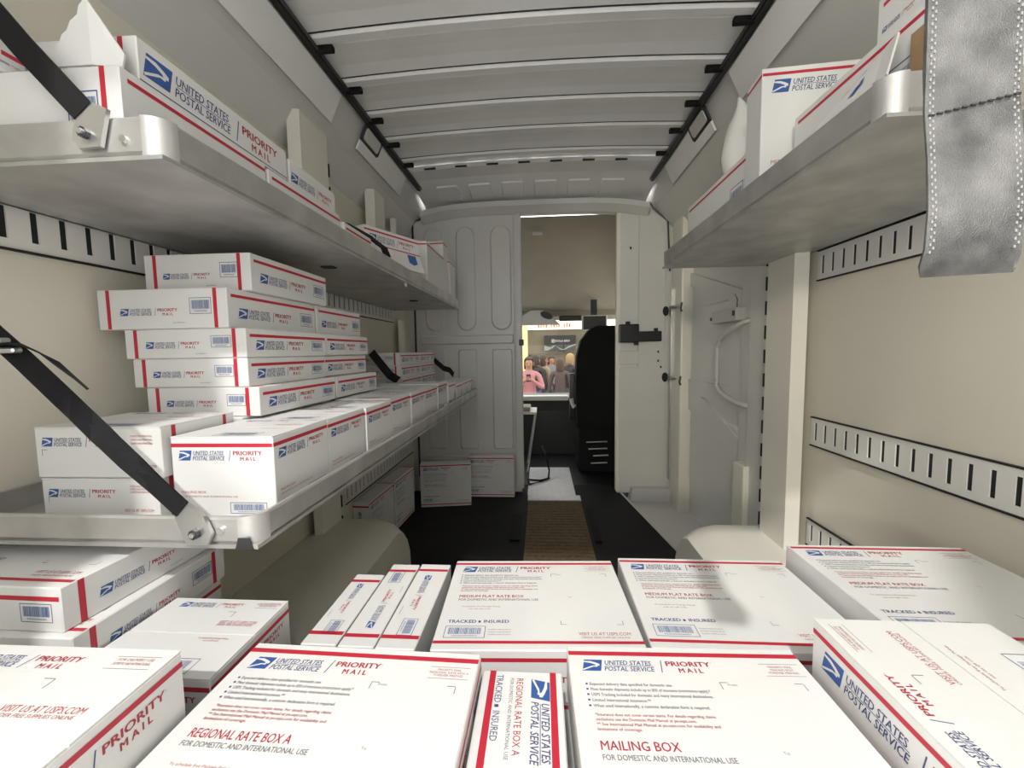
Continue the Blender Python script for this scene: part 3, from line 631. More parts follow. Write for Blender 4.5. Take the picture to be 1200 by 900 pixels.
# ------------------------------------------------------------------ straps
def strap(name, label, path, wv, th, m, cat='strap'):
    b = MB(); p0 = Vector(path[0]); b.ribbon([Vector(p)-p0 for p in path], wv, th, m); o = obj(name, b); o.location = p0; return tag(o, label, cat)
strap('support_strap', 'black support strap of left upper shelf running up to the wall', [(-0.638, 0.566, Z(0.345)), (-0.72, 0.567, Z(0.435)), (-0.86, 0.572, Z(0.60)), (-0.978, 0.58, Z(0.735))], (0.0135, 0, 0.0105), 0.003, WEB)
ls = strap('support_strap', 'black support strap with steel buckle in front of left carton rows', [(-0.522, 0.550, Z(-0.222)), (-0.56, 0.5505, Z(-0.187)), (-0.60, 0.551, Z(-0.150)), (-0.64, 0.552, Z(-0.112)), (-0.67, 0.553, Z(-0.083)), (-0.70, 0.554, Z(-0.055)), (-0.755, 0.556, Z(-0.004)), (-0.90, 0.562, Z(0.122)), (-0.974, 0.57, Z(0.19))], [(0.0095, 0, 0.0105), (0.0095, 0, 0.0105), (0.0085, 0.005, 0.0095), (0.0055, 0.011, 0.006), (0.004, 0.013, 0.003), (0.006, 0.010, 0.0065), (0.0095, 0.003, 0.0105), (0.0095, 0, 0.0105), (0.0095, 0, 0.0105)], 0.003, WEB)
def LS(mb, nm): mb.v = [tuple(Vector(v)-ls.location) for v in mb.v]; return obj(nm, mb, ls)
b = MB(); b.box(-0.735, -0.683, 0.536, 0.549, Z(-0.004), Z(0.004), STEEL, 0.002); b.box(-0.745, -0.700, 0.534, 0.549, Z(0.010), Z(0.018), STEEL, 0.002); b.box(-0.745, -0.735, 0.537, 0.560, Z(-0.006), Z(0.018), STEEL, 0.002); b.v = [(v[0]-0.062, v[1], v[2]+0.012) for v in b.v]; LS(b, 'buckle')
b = MB(); b.ribbon([(-0.72, 0.542, Z(0.008)), (-0.695, 0.540, Z(0.010)), (-0.672, 0.540, Z(0.007)), (-0.650, 0.542, Z(-0.004)), (-0.625, 0.545, Z(-0.022)), (-0.605, 0.548, Z(-0.042)), (-0.592, 0.552, Z(-0.058))], [(-0.008, 0.008, 0.001), (-0.008, 0.008, 0.001), (-0.008, 0.007, -0.001), (-0.008, 0.006, 0.0), (-0.007, 0.006, 0.0035), (-0.006, 0.005, 0.001), (-0.003, 0.003, 0.0)], 0.0022, WEB); b.v = [(v[0]-0.062, v[1], v[2]+0.012) for v in b.v]; LS(b, 'strap_tail')
strap('support_strap', 'black support strap of right upper shelf behind the hanging loop', [(0.625, 0.667, Z(0.42)), (0.70, 0.668, Z(0.49)), (0.80, 0.671, Z(0.62)), (0.965, 0.685, Z(0.79))], (0.0135, 0, -0.0105), 0.003, WEB)
strap('slack_strap', 'black slack strap lying over cartons behind the tall carton stack', [(-0.80, 1.91, Z(0.005)), (-0.755, 1.905, Z(-0.05)), (-0.71, 1.90, Z(-0.105)), (-0.668, 1.89, Z(-0.128))], (0.006, 0.02, 0.012), 0.003, WEB)
ss = strap('slack_strap', 'black buckled strap end on farthest cartons of left shelf', [(-0.70, 2.675, Z(-0.05)), (-0.64, 2.68, Z(-0.105)), (-0.60, 2.683, Z(-0.118)), (-0.575, 2.683, Z(-0.15))], (0.004, 0.004, 0.016), 0.008, WEB)
strap('slack_strap', 'black bundled strap on wall above left upper shelf', [(-0.955, 2.02, Z(0.60)), (-0.93, 2.10, Z(0.555)), (-0.92, 2.20, Z(0.51)), (-0.93, 2.27, Z(0.47))], (0.01, 0.0, 0.035), 0.03, WEB)
strap('slack_strap', 'short black strap hanging over lip of left upper shelf', [(-0.70, 1.49, Z(0.47)), (-0.63, 1.495, Z(0.43)), (-0.565, 1.50, Z(0.38)), (-0.552, 1.50, Z(0.348))], (0.003, 0.022, 0.004), 0.004, WEB)
# big hanging loop near the camera: front run, fold, back run
hs = empty('hanging_strap', (0.262, 0.25, Z(0.045))); tag(hs, 'wide grey webbing loop hanging down at upper right, stitched across', 'strap')
def HS(mb, nm, sm=True): mb.v = [(v[0]-0.262, v[1]-0.25, v[2]-Z(0.045)) for v in mb.v]; return obj(nm, mb, hs, sm=sm)
wv = Vector((0.0208, -0.003, 0.0004))
path = [(0.2260, 0.215, Z(1.10)), (0.2265, 0.235, Z(0.62)), (0.2270, 0.2475, Z(0.20)), (0.2290, 0.2475, Z(0.126)), (0.2290, 0.2440, Z(0.100)), (0.2285, 0.2410, Z(0.072)), (0.2280, 0.2410, Z(0.052)), (0.2280, 0.2435, Z(0.043)), (0.2320, 0.2475, Z(0.0385)), (0.2390, 0.2530, Z(0.0405)), (0.2445, 0.2565, Z(0.049)), (0.2460, 0.2565, Z(0.072)), (0.2400, 0.2540, Z(0.100)), (0.2310, 0.2495, Z(0.126)), (0.2290, 0.2493, Z(0.15)), (0.2280, 0.2492, Z(0.20))]
b = MB(); b.ribbon(path, wv, 0.0015, WEBG); HS(b, 'webbing')
b = MB()
for k in range(11):
    t = -0.88+1.76*k/10; p = Vector((0.2290, 0.2462, Z(0.126)))+wv*t; b.box(p.x-0.0014, p.x+0.0014, p.y-0.0008, p.y+0.0002, p.z-0.0004+t*0.003, p.z+0.0004+t*0.003, BOLT)
o = HS(b, 'stitch_row', False); o['kind'] = 'stuff'
b = MB(); THREAD = mat('pale_thread', (0.33, 0.33, 0.32), 0.6)
for e in (-0.88, 0.88):
    for k in range(200):
        z = 0.050+k*0.002
        y = 0.2410 if z < 0.072 else (0.2410+(z-0.072)/0.054*0.0065 if z < 0.126 else 0.2475-0.0298*max(0, z-0.20))
        p = Vector((0.2280+0.001*min(1, max(0, (z-0.05)/0.076))-(0.002*min(1, max(0, (z-0.126)/0.074))), y, Z(z)))+wv*(e+(0.035 if k % 2 else -0.035)); b.box(p.x-0.0004, p.x+0.0004, p.y-0.00125, p.y-0.0006, p.z-0.0007, p.z+0.0007, THREAD)
o = HS(b, 'edge_stitching', False); o['kind'] = 'stuff'

# ------------------------------------------------------------------ cartons in the foreground (stacked on the floor)
FG = 'cartons stacked on the floor in the foreground'
front = [
 ('white flat carton lettered REGIONAL RATE BOX A, front row left of centre', 'flatA', -0.400, -0.086, 0.237, 0.518, -0.400, 0.0635, -1.2),
 ('narrow white carton on its side wedged between the two flat front cartons', 'tall', -0.0815, 0.0235, 0.262, 0.522, -0.428, 0.18, 0),
 ('white flat carton lettered MAILING BOX, front row centre right', 'flat1', 0.036, 0.342, 0.255, 0.560, -0.415, 0.073, 1.5),
 ('white MEDIUM FLAT RATE BOX lying in second row right behind the narrow carton', 'flat2', -0.181, 0.152, 0.597, 0.868, -0.455, 0.086, 2.5),
 ('white MEDIUM FLAT RATE BOX in second row with the strap shadow across its top', 'flat2', 0.164, 0.504, 0.612, 0.889, -0.455, 0.086, 0.3),
 ('leftmost of three narrow cartons standing on edge, shorter than the other two', 'onside', -0.388, -0.329, 0.600, 0.807, -0.46, 0.28, 0),
 ('middle of three narrow cartons standing on edge, print facing the other way', 'onside3', -0.326, -0.267, 0.598, 0.850, -0.46, 0.28, 0),
 ('rightmost of three narrow cartons standing on edge beside the medium box', 'onside', -0.264, -0.200, 0.596, 0.853, -0.46, 0.28, -0.3),
 ('white MEDIUM FLAT RATE BOX at far right, half in shade against right wall', 'flat2', 0.518, 0.862, 0.590, 0.892, -0.420, 0.086, 0),
 ('deep white carton at right front corner with seam across its flaps', 'cuber', 0.358, 0.573, 0.270, 0.550, -0.360, 0.14, 0),
 ('deep white carton at left front corner with two closed flaps', 'cube', -0.690, -0.4055, 0.185, 0.412, -0.330, 0.14, 0.5),
 ('white carton with sunlit flaps between left stack and front row', 'cube', -0.622, -0.424, 0.466, 0.632, -0.410, 0.13, 0),
 ('upper white flat carton of the pair under the left shelf end', 'flat2', -0.930, -0.645, 0.490, 0.765, -0.308, 0.0635, -1.0),
 ('lower white flat carton of the pair under the left shelf end', 'flat2', -0.910, -0.627, 0.478, 0.745, -0.372, 0.0635, 0.5),
]
for i, a in enumerate(front):
    lab, kind, x0, x1, y0, y1, zt, h, yaw = a
    carton(lab, kind, x0, x1, y0, y1, zt, h, yaw, FG)
for i, a in enumerate(front):       # hidden cartons that carry the visible ones
    lab, kind, x0, x1, y0, y1, zt, h, yaw = a
    if i == 12: continue
    bot = Z(zt-h); g = 0.006 if abs(yaw) < 1 else 0.012
    carton('plain white carton buried under the front cartons', 'plain', x0+g, x1-g, y0+g, y1-g, zt-h-0.0006, bot-0.001, 0, 'carrier cartons under the front rows', 'carrier_carton')

# ------------------------------------------------------------------ cartons on the left mid shelf
DK = -0.285+0.0065
LG = 'square cartons along the front of the left shelf'
ypos = 0.655; n_ = 0
names = ['first', 'second', 'third', 'fourth', 'fifth', 'sixth', 'seventh']
for k in range(7):
    d = 0.180
    carton(f'{names[k]} square white carton along the left shelf lip, counted from the near end', 'cube', -0.634+0.004*(k % 2), -0.452-0.002*(k % 2), ypos, ypos+d, -0.137-0.002*(k % 3), 0.1405-0.002*(k % 3), 0.4*(-1)**k, LG)
    ypos += d+0.0065
carton('cream carton with blue shield badge facing the camera on left shelf', 'badge', -0.60, -0.445, ypos+0.005, ypos+0.145, -0.150, 0.128, -3, LG); ypos += 0.155
for k in range(3):
    carton(('first', 'second', 'last')[k]+' small white carton beyond the badge carton on left shelf', 'small', -0.58, -0.440, ypos, ypos+0.155, -0.165, 0.113, 0, LG); ypos += 0.165
carton('lower of two wide white cartons at near end of left shelf', 'l1', -0.862, -0.648, 0.640, 0.800, -0.2065, 0.0715, 0)
carton('upper of two wide white cartons at near end of left shelf, strap shadow on it', 'l1', -0.868, -0.640, 0.642, 0.812, -0.1175, 0.088, 0.6)
# second row carrying the tall stack
for k, yy in enumerate((0.835, 1.165, 1.495)):
    carton(('near', 'middle', 'far')[k]+' plain white carton hidden beneath the tall flat-carton stack', 'plain', -0.955, -0.640, yy, yy+0.32, -0.1335, 0.1445, 0)
z = -0.1325; G5 = 'flat cartons in the tall stack on left shelf'
st5 = [('lowest', -0.868, -0.609, 0.0635, 0.850, 0.332, 0.0), ('second from bottom', -0.895, -0.632, 0.0625, 0.850, 0.322, 0.2), ('middle', -0.909, -0.630, 0.0635, 0.850, 0.325, -0.2), ('second from top', -0.966, -0.668, 0.086, 0.850, 0.346, 0.0), ('topmost', -0.905, -0.652, 0.084, 0.905, 0.335, 0.4)]
for nm, x0, x1, h, y0, d, yw in st5:
    carton(f'{nm} white carton in near column of tall flat-carton stack on left shelf', 'flat', x0, x1, y0, y0+d, z+h, h, yw, G5)
    if nm != 'topmost':
        o2 = {'lowest': 0.0, 'second from bottom': 0.01, 'middle': 0.004, 'second from top': 0.0}[nm]
        carton(f'{nm} white carton in far column of tall flat-carton stack on left shelf', 'flat', x0, x1-o2, y0+d+0.008, y0+d+0.008+0.30, z+h, h-0.001, 0, G5)
    z += h+0.0008
# far stack, three high and two deep
carton('plain white carton under the far three-high stack', 'plain', -0.960, -0.69, 1.995, 2.66, -0.189, 0.0885, 0)
z = -0.188
for k, nm in enumerate(('bottom', 'middle', 'top')):
    carton(f'{nm} carton of far three-high stack on left shelf, near column', 'flat', -0.966, -0.688-0.003*k, 2.0, 2.33, z+0.0625, 0.0625, 0, 'far stack on the left shelf')
    carton(f'{nm} carton of far three-high stack on left shelf, far column', 'flat', -0.964, -0.690-0.003*k, 2.338, 2.655, z+0.0625, 0.0615, 0, 'far stack on the left shelf'); z += 0.0633

# ------------------------------------------------------------------ cartons on the left upper shelf
UD = 0.280+0.0065; UG = 'cartons on the left upper shelf'
carton('white flat carton with barcode end at near corner of left upper shelf', 'flat', -0.916, -0.614, 0.600, 0.925, 0.428, 0.1415, 0, UG)
carton('second white carton along lip of left upper shelf, behind near corner carton', 'flat', -0.916, -0.610, 0.932, 1.262, 0.420, 0.1335, -0.5, UG)
carton('third white carton along lip of left upper shelf', 'flat', -0.90, -0.600, 1.272, 1.47, 0.405, 0.1185, -0.6, UG)
# opened carton with a torn flap on top of the near one
tb = carton('opened white carton with torn flap and big blue lettering on left upper shelf', 'long', -0.905, -0.622, 0.640, 1.02, 0.498, 0.0695, 0, UG)
lowx = tb.location
b = MB(); tp = [(-0.712, 0.430), (-0.722, 0.445), (-0.715, 0.452), (-0.705, 0.462), (-0.699, 0.474), (-0.690, 0.480), (-0.684, 0.492), (-0.672, 0.500), (-0.668, 0.512), (-0.660, 0.520), (-0.655, 0.520)]
b.prism([(x-lowx.x, Z(zz)-lowx.z) for x, zz in tp+[(-0.655, 0.430)]], 1, 0.600-lowx.y, 0.603-lowx.y, CARD); obj('torn_flap', b, tb)
b = MB(); vs = [(-0.655, 0.600, 0.520), (-0.655, 0.600, 0.430), (-0.620, 0.612, 0.431), (-0.618, 0.615, 0.452)]
vs2 = [(v[0]-lowx.x, v[1]-lowx.y, Z(v[2])-lowx.z) for v in vs]; b.add(vs2+[(v[0], v[1]+0.003, v[2]) for v in vs2], [(0, 1, 2, 3), (7, 6, 5, 4), (0, 3, 7, 4), (3, 2, 6, 7), (2, 1, 5, 6), (1, 0, 4, 5)], CARD); obj('folded_flap', b, tb)
carton('long white carton lying behind the torn carton on left upper shelf', 'long', -0.905, -0.622, 1.03, 1.26, 0.486, 0.0655, 0, UG)
carton('white carton at back of left upper shelf by the wall, red edge showing', 'sidey', -0.968, -0.795, 0.585, 0.637, 0.470, 0.0415, 0, UG)
# far group
v1 = carton('open carton with hanging blue-badged flap on left upper shelf', 'sidex', -0.754, -0.604, 1.619, 1.919, 0.500, 0.2132, -27, UG)
vs = [(0.0765, -0.10, 0.150), (0.0765, 0.149, 0.150), (0.108, 0.149, 0.066), (0.104, -0.10, 0.068)]
b = MB(); b.add(vs+[(v[0]-0.002, v[1], v[2]-0.003) for v in vs], [(0, 1, 2, 3), (7, 6, 5, 4), (0, 4, 5, 1), (1, 5, 6, 2), (2, 6, 7, 3), (3, 7, 4, 0)], CARD); fl_ = obj('badge_flap', b, v1)
def fp_(t, u, e=0.0012): p = [Vector(q) for q in vs]; a0 = p[0].lerp(p[1], t); a1 = p[3].lerp(p[2], t); r0 = a0.lerp(a1, u); return (r0.x+e, r0.y, r0.z+e)
b = MB(); b.add([fp_(0, 0.06), fp_(1, 0.06), fp_(1, 0.11), fp_(0, 0.11)], [(0, 3, 2, 1)], RED); obj('stripe', b, fl_)
b = MB(); b.add([fp_(0.68, 0.18), fp_(0.68, 0.60), fp_(0.78, 0.72), fp_(0.88, 0.60), fp_(0.88, 0.18)], [(0, 1, 2, 3, 4)], BLUE); obj('badge', b, fl_)
carton('tall cream carton standing behind the badged open carton on left upper shelf', 'plain', -0.72, -0.548, 2.02, 2.37, 0.540, 0.2532, 0, UG)
carton('farthest wide carton on left upper shelf against the bulkhead side', 'plain', -0.76, -0.556, 2.41, 2.50, 0.640, 0.3532, -2, UG)
carton('farthest narrow carton at end of left upper shelf', 'plain', -0.68, -0.548, 2.53, 2.68, 0.560, 0.2732, 0, UG)

# ------------------------------------------------------------------ cartons on the right shelf
RG = 'cartons on the right upper shelf'
carton('low white carton along the far lip of the right shelf', 'sidel', 0.548, 0.80, 1.175, 1.62, 0.515, 0.173, 0, RG)
carton('tall upright white carton with MEDIUM lettering on right shelf', 'book', 0.530, 0.84, 1.060, 1.145, 0.655, 0.313, -4, RG)
r2 = carton('open white carton with torn badge flap at near end of right shelf', 'sidel', 0.585, 0.83, 0.700, 1.035, 0.520, 0.178, 0, RG)
c0 = r2.location
vs = [Vector((0.5835, 1.020, Z(0.438))), Vector((0.566, 0.735, Z(0.492))), Vector((0.534, 0.712, Z(0.416))), Vector((0.534, 0.975, Z(0.404)))]
vs = [v-c0 for v in vs]
b = MB(); b.add(vs+[v+Vector((0.003, 0, -0.001)) for v in vs], [(0, 1, 2, 3), (7, 6, 5, 4), (0, 4, 5, 1), (1, 5, 6, 2), (2, 6, 7, 3), (3, 7, 4, 0)], CARD)
o = obj('torn_flap', b, r2)
def fq_(t, u, e=0.0012): a0 = vs[0].lerp(vs[1], t); a1 = vs[3].lerp(vs[2], t); r0 = a0.lerp(a1, u); return (r0.x-e, r0.y, r0.z+e)
b = MB(); b.add([fq_(0.0, 0.04), fq_(0.62, 0.04), fq_(0.62, 0.08), fq_(0.0, 0.08)], [(0, 1, 2, 3)], RED); obj('stripe', b, o)
b = MB(); b.add([fq_(0.64, 0.12), fq_(0.78, 0.10), fq_(0.78, 0.52), fq_(0.71, 0.66), fq_(0.64, 0.55)], [(0, 1, 2, 3, 4)], BLUE); obj('badge', b, o)
b = MB()
for k in range(3): b.add([fq_(0.66, 0.20+0.11*k, 0.0017), fq_(0.76, 0.19+0.11*k, 0.0017), fq_(0.76, 0.235+0.11*k, 0.0017), fq_(0.66, 0.245+0.11*k, 0.0017)], [(0, 1, 2, 3)], CARD)
q_ = obj('badge_lines', b, o); q_['kind'] = 'stuff'
b = MB(); b.box(0.580-c0.x, 0.584-c0.x, 0.701-c0.y, 0.728-c0.y, 0.065, 0.140, KRAFT); obj('torn_edge', b, r2)
carton('white carton on top of the open one at right edge of right shelf', 'sidel', 0.600, 0.83, 0.705, 0.825, 0.605, 0.0845, 0, RG)
# crumpled white plastic bag
b = MB(); rows = []
rg = random.Random(3)
for i in range(9):
    t = i/8; rows.append([(0.02*math.sin(3*t)+(0.055*math.sin(math.pi*min(1, 0.15+t*0.9))+0.006*rg.random())*math.cos(a*math.pi/5), (0.07*math.sin(math.pi*min(1, 0.2+t*0.8))+0.008*rg.random())*math.sin(a*math.pi/5), 0.16*t+0.006*rg.random()) for a in range(11)])
for r_ in rows: r_[-1] = r_[0]
b.grid(rows, mat('plastic_film', (0.80, 0.80, 0.78), 0.22, 0, 0, coat=0.5)); o = obj('plastic_bag', b, sm=True); o.location = (0.60, 1.36, Z(0.5158)); o.scale = (1.0, 1.0, 1.45); tag(o, 'crumpled glossy white plastic bag on low carton of right shelf', 'bag')

# ------------------------------------------------------------------ cartons standing on the floor further in
SG = 'cartons standing on the floor along the left wall'
carton('nearest upright white carton on floor behind the left wheel arch', 'uprightx', -0.975, -0.885, 2.02, 2.34, -0.765, 0.303, -2, SG)
carton('second upright white carton on floor along left wall', 'uprightx', -0.965, -0.872, 2.36, 2.68, -0.765, 0.303, -3, SG)
carton('upright white carton on floor turned towards camera in left corner', 'uprighty', -0.845, -0.50, 2.76, 2.846, -0.765, 0.303, 9, SG)
carton('upright white carton standing flat against the bulkhead door leaf', 'uprighty', -0.545, -0.205, 2.955, 3.041, -0.765, 0.303, 0, SG)
carton('dark shaded carton lying behind the corner carton under the shelf', 'flat', -0.87, -0.60, 2.875, 2.945, -0.86, 0.208, 0, SG)

# ------------------------------------------------------------------ cab beyond the opening
b = MB(); ys = [3.13, 3.4, 3.7, 4.0, 4.25, 4.45]; zs = [0.98, 0.97, 0.90, 0.72, 0.52, 0.42]
b.grid([[(x, y, Z(zz)) for x in (-1.0, -0.5, 0, 0.5, 1.0)] for y, zz in zip(ys, zs)], LINER)
b.grid([[(x, y, Z(zz)) for x in (-1.0, 0, 1.0)] for y, zz in ((4.45, 0.42), (4.40, 0.36), (4.55, 0.33))], LINER)
o = obj('cab_ceiling', b, sm=True); struct(o, 'beige fabric headliner of the cab')
for s_ in (-1, 1):
    b = MB(); x_ = sorted((s_*1.0, s_*1.04)); b.box(*x_, 3.12, 4.9, -0.25, Z(-0.40), BLACK); b.box(*x_, 3.12, 4.6, Z(0.42), Z(0.98), LINER); b.box(*x_, 3.12, 3.5, Z(-0.40), Z(0.42), BLACK)
    struct(obj('wall_cab_'+('left' if s_ < 0 else 'right'), b), 'dark side door of the cab with a window')
b = MB(); b.box(-1.0, 1.0, 3.25, 4.9, -0.10, -0.004, BLACK); struct(obj('floor_cab', b), 'dark cab floor')
tp_ = MB(); tp_.box(-0.105, 0.275, 2.885, 2.985, 0.0, 0.010, TREAD, 0.002); tr = obj('tread_plate', tp_); tag(tr, 'bright checkered metal tread plate at the cab doorway', 'tread plate')
b = MB(); b.box(-0.11, 0.245, 2.99, 3.72, 0.0, 0.008, TREAD); obj('long_plate', b, tr)
b = MB()
for i in range(14):
    for j in range(7):
        x = -0.09+j*0.05; y = 3.0+i*0.05; a = 0.012; s_ = 1 if (i+j) % 2 else -1
        b.add([(x-a, y-s_*a, 0.0082), (x-a+0.004, y-s_*a-0.004, 0.0082), (x+a, y+s_*a, 0.0105), (x+a-0.004, y+s_*a+0.004, 0.0105)], [(0, 1, 2, 3)], STEEL)
o = obj('tread_pattern', b, tr); o['kind'] = 'stuff'
# dashboard, windscreen, overhead fittings
b = MB(); b.prism([(4.25, 0.0), (4.95, 0.0), (5.05, Z(-0.52)), (4.6, Z(-0.47)), (4.35, Z(-0.50)), (4.28, Z(-0.62))], 0, -0.98, 0.98, BLACK); da = obj('dashboard', b); tag(da, 'dark dashboard below the windscreen', 'dashboard')
b = MB(); b.box(-0.75, 0.28, 4.33, 4.46, Z(-0.525), Z(-0.475), CABP, 0.01); obj('ledge', b, da); b = MB(); b.box(0.30, 0.62, 4.33, 4.44, Z(-0.50), Z(-0.478), CABP, 0.006); obj('ledge', b, da)
g = bpy.data.materials.new('windscreen_glass'); g.use_nodes = True; nt = g.node_tree; nt.nodes.clear()
out = nt.nodes.new('ShaderNodeOutputMaterial'); mx = nt.nodes.new('ShaderNodeMixShader'); tr_ = nt.nodes.new('ShaderNodeBsdfTransparent'); gl = nt.nodes.new('ShaderNodeBsdfGlossy'); gl.inputs['Roughness'].default_value = 0.03
tr_.inputs[0].default_value = (0.93, 0.95, 0.94, 1); mx.inputs[0].default_value = 0.05
nt.links.new(tr_.outputs[0], mx.inputs[1]); nt.links.new(gl.outputs[0], mx.inputs[2]); nt.links.new(mx.outputs[0], out.inputs[0])
b = MB(); b.add([(-0.99, 5.02, Z(-0.50)), (0.99, 5.02, Z(-0.50)), (0.95, 4.58, Z(0.36)), (-0.95, 4.58, Z(0.36)), (-0.99, 5.026, Z(-0.50)), (0.99, 5.026, Z(-0.50)), (0.95, 4.586, Z(0.36)), (-0.95, 4.586, Z(0.36))], [(0, 1, 2, 3), (7, 6, 5, 4), (0, 3, 7, 4), (1, 5, 6, 2), (3, 2, 6, 7), (0, 4, 5, 1)], g); struct(obj('window_1', b), 'windscreen pane')
for i_, s_ in enumerate((-1, 1)):
    b = MB(); b.box(*sorted((s_*1.015, s_*1.020)), 3.5, 4.6, Z(-0.40), Z(0.42), g); struct(obj('window_%d' % (i_+2), b), 'cab side window pane')
b = MB(); pts = [(-0.30, 0.27), (-0.20, 0.36), (-0.10, 0.42), (0.02, 0.42), (0.08, 0.38), (0.20, 0.27)]; b.prism([(x, Z(zz)) for x, zz in pts], 1, 4.36, 4.44, CABP); oc = obj('overhead_console', b); tag(oc, 'pale overhead console under the cab headliner', 'console')
b = MB(); b.prism([(0.06+0.06*math.cos(a*math.pi/8)+0.02*math.sin(a*math.pi/8), Z(0.365)+0.028*math.sin(a*math.pi/8)-0.03*math.cos(a*math.pi/8)) for a in range(16)], 1, 4.345, 4.36, BLACK); obj('oval_speaker', b, oc)
b = MB(); b.box(0.19, 0.42, 4.30, 4.34, Z(0.30), Z(0.355), BLACK, 0.008); obj('display', b, oc)
b = MB(); b.box(0.41, 0.66, 4.20, 4.26, Z(0.195), Z(0.345), CABP, 0.006); mo = obj('cab_monitor', b); tag(mo, 'small black screen hanging below the cab headliner', 'monitor')
b = MB(); b.box(0.425, 0.645, 4.193, 4.20, Z(0.205), Z(0.335), BLACK); obj('screen', b, mo); b = MB(); b.box(0.50, 0.56, 4.22, 4.26, Z(0.345), Z(0.50), BLACK); obj('bracket', b, mo)
b = MB(); b.box(-0.06, 0.02, 3.35, 3.42, Z(0.925), Z(0.937), CABP, 0.003); tag(obj('headliner_handle', b), 'thin pale handle on the cab headliner', 'handle')
# seat
se = empty('driver_seat', (0.585, 3.62, 0)); tag(se, 'black high-backed driver seat seen from behind', 'seat')
def SE(mb, nm): mb.v = [(v[0]-0.56, v[1]-3.62, v[2]) for v in mb.v]; return obj(nm, mb, se, sm=True)
b = MB(); pts = [(0.275, -0.62), (0.265, -0.25), (0.275, -0.05), (0.31, 0.08), (0.38, 0.17), (0.44, 0.20), (0.72, 0.20), (0.80, 0.12), (0.84, 0.0), (0.85, -0.62)]; b.prism([(x, Z(zz)) for x, zz in pts], 1, 3.50, 3.66, SEATM); SE(b, 'backrest')
b = MB(); b.box(0.27, 0.86, 3.55, 4.05, Z(-0.68), Z(-0.52), SEATM, 0.03); SE(b, 'cushion')
b = MB(); b.box(0.30, 0.82, 3.60, 4.0, 0.0, Z(-0.66), SEATM, 0.01); SE(b, 'pedestal')
for k, (x0, x1, zz) in enumerate(((0.36, 0.54, -0.80), (0.38, 0.54, -0.86), (0.42, 0.55, -0.92), (0.40, 0.54, -0.985))):
    b = MB(); b.tube([(x0, 3.585, Z(zz)), (x1, 3.585, Z(zz)+0.006)], 0.006, STEEL, 6); SE(b, 'seat_rail')
b = MB(); b.tube([(0.235, 3.60, Z(-0.42)), (0.245, 3.60, Z(-0.47)), (0.262, 3.60, Z(-0.49))], [0.02, 0.016, 0.022], CABP, 8); b.box(0.22, 0.29, 3.62, 3.68, Z(-0.62), Z(-0.20), BLACK, 0.01); SE(b, 'belt_buckle')
# side tray on rods
ty = empty('cab_tray', (-0.13, 3.7, 0)); tag(ty, 'pale tray on thin metal legs left of the cab aisle', 'tray')
def TY(mb, nm): mb.v = [(v[0]+0.13, v[1]-3.7, v[2]) for v in mb.v]; return obj(nm, mb, ty)
b = MB(); b.box(-0.35, -0.045, 3.62, 3.95, Z(-0.56), Z(-0.54), CABP, 0.004); b.box(-0.30, -0.10, 3.66, 3.9, Z(-0.54), Z(-0.50), LINER, 0.01); TY(b, 'tray_top')
for (x0, x1, yy) in ((-0.05, -0.13, 3.63), (-0.06, -0.14, 3.94)):
    b = MB(); b.tube([(x0, yy, Z(-0.56)), (x1, yy-0.05, 0.0)], 0.008, STEEL, 6); TY(b, 'leg')
strap('loose_cable', 'black cable curling over the tread plate in the cab', [(0.0, 3.75, 0.20), (0.03, 3.6, 0.16), (0.06, 3.45, 0.06), (0.05, 3.35, 0.02), (-0.02, 3.3, 0.018), (-0.12, 3.32, 0.018), (-0.10, 3.2, 0.018), (0.0, 3.28, 0.018), (0.06, 3.36, 0.018)], (0.006, 0.006, 0.004), 0.008, RUBBER, 'cable')

# ------------------------------------------------------------------ hall seen through the windscreen
GZ = -0.80
b = MB(); b.box(-14, 14, -16, 5.1, GZ-0.1, GZ, mat('hall_bounce_floor', (0.88, 0.88, 0.86), 0.8)); struct(obj('floor_hall_rear', b), 'unseen hall floor around the van, near white to bounce light')  # colour raised to near white so its bounce brightens the van roof
b = MB(); b.box(-12, 12, 5.1, 17, GZ-0.1, GZ, mat('hall_floor', (0.25, 0.20, 0.14), 0.5, 0, 0.1, 1)); struct(obj('floor_hall', b), 'tan floor of the exhibition hall')
b = MB(); b.box(-9, 9, 14.0, 14.2, GZ, Z(1.0), mat('hall_wall', (0.15, 0.125, 0.085), 0.8, 0, 0.08, 1.5)); struct(obj('wall_hall', b), 'tan booth wall at the back of the hall')
b = MB(); b.box(-9, 9, 13.9, 14.0, Z(0.70), Z(1.0), mat('lit_fascia', (0.8, 0.72, 0.6), 0.6, emit=((1.0, 0.86, 0.68), 1.6))); fa = obj('lit_fascia', b); tag(fa, 'glowing pale fascia strip along top of booth wall', 'light strip')
b = MB()
for k in range(13):
    if k in (4, 9): continue
    x_ = -0.10+k*0.085; b.box(x_, x_+0.045+0.015*(k % 3 == 0), 13.885, 13.90, Z(0.76), Z(0.76)+0.13+0.03*(k % 2), ORANGE)
o = obj('faded_letters', b, fa); o['kind'] = 'stuff'
b = MB(); b.box(-9, 9, 13.88, 13.98, Z(1.0), Z(1.08), mat('dark_band', (0.05, 0.02, 0.02), 0.8)); tag(obj('fascia_band', b), 'dark maroon band above the glowing fascia', 'band')
b = MB(); b.box(-9, 9, 14.05, 14.2, Z(1.05), Z(1.8), mat('glow_upper', (0.8, 0.74, 0.62), 0.6, emit=((1.0, 0.9, 0.72), 1.3))); struct(obj('wall_hall_upper', b), 'upper wall of the hall, brightness put in as glow')  # wall brightness put into the material as emission; no lamp here
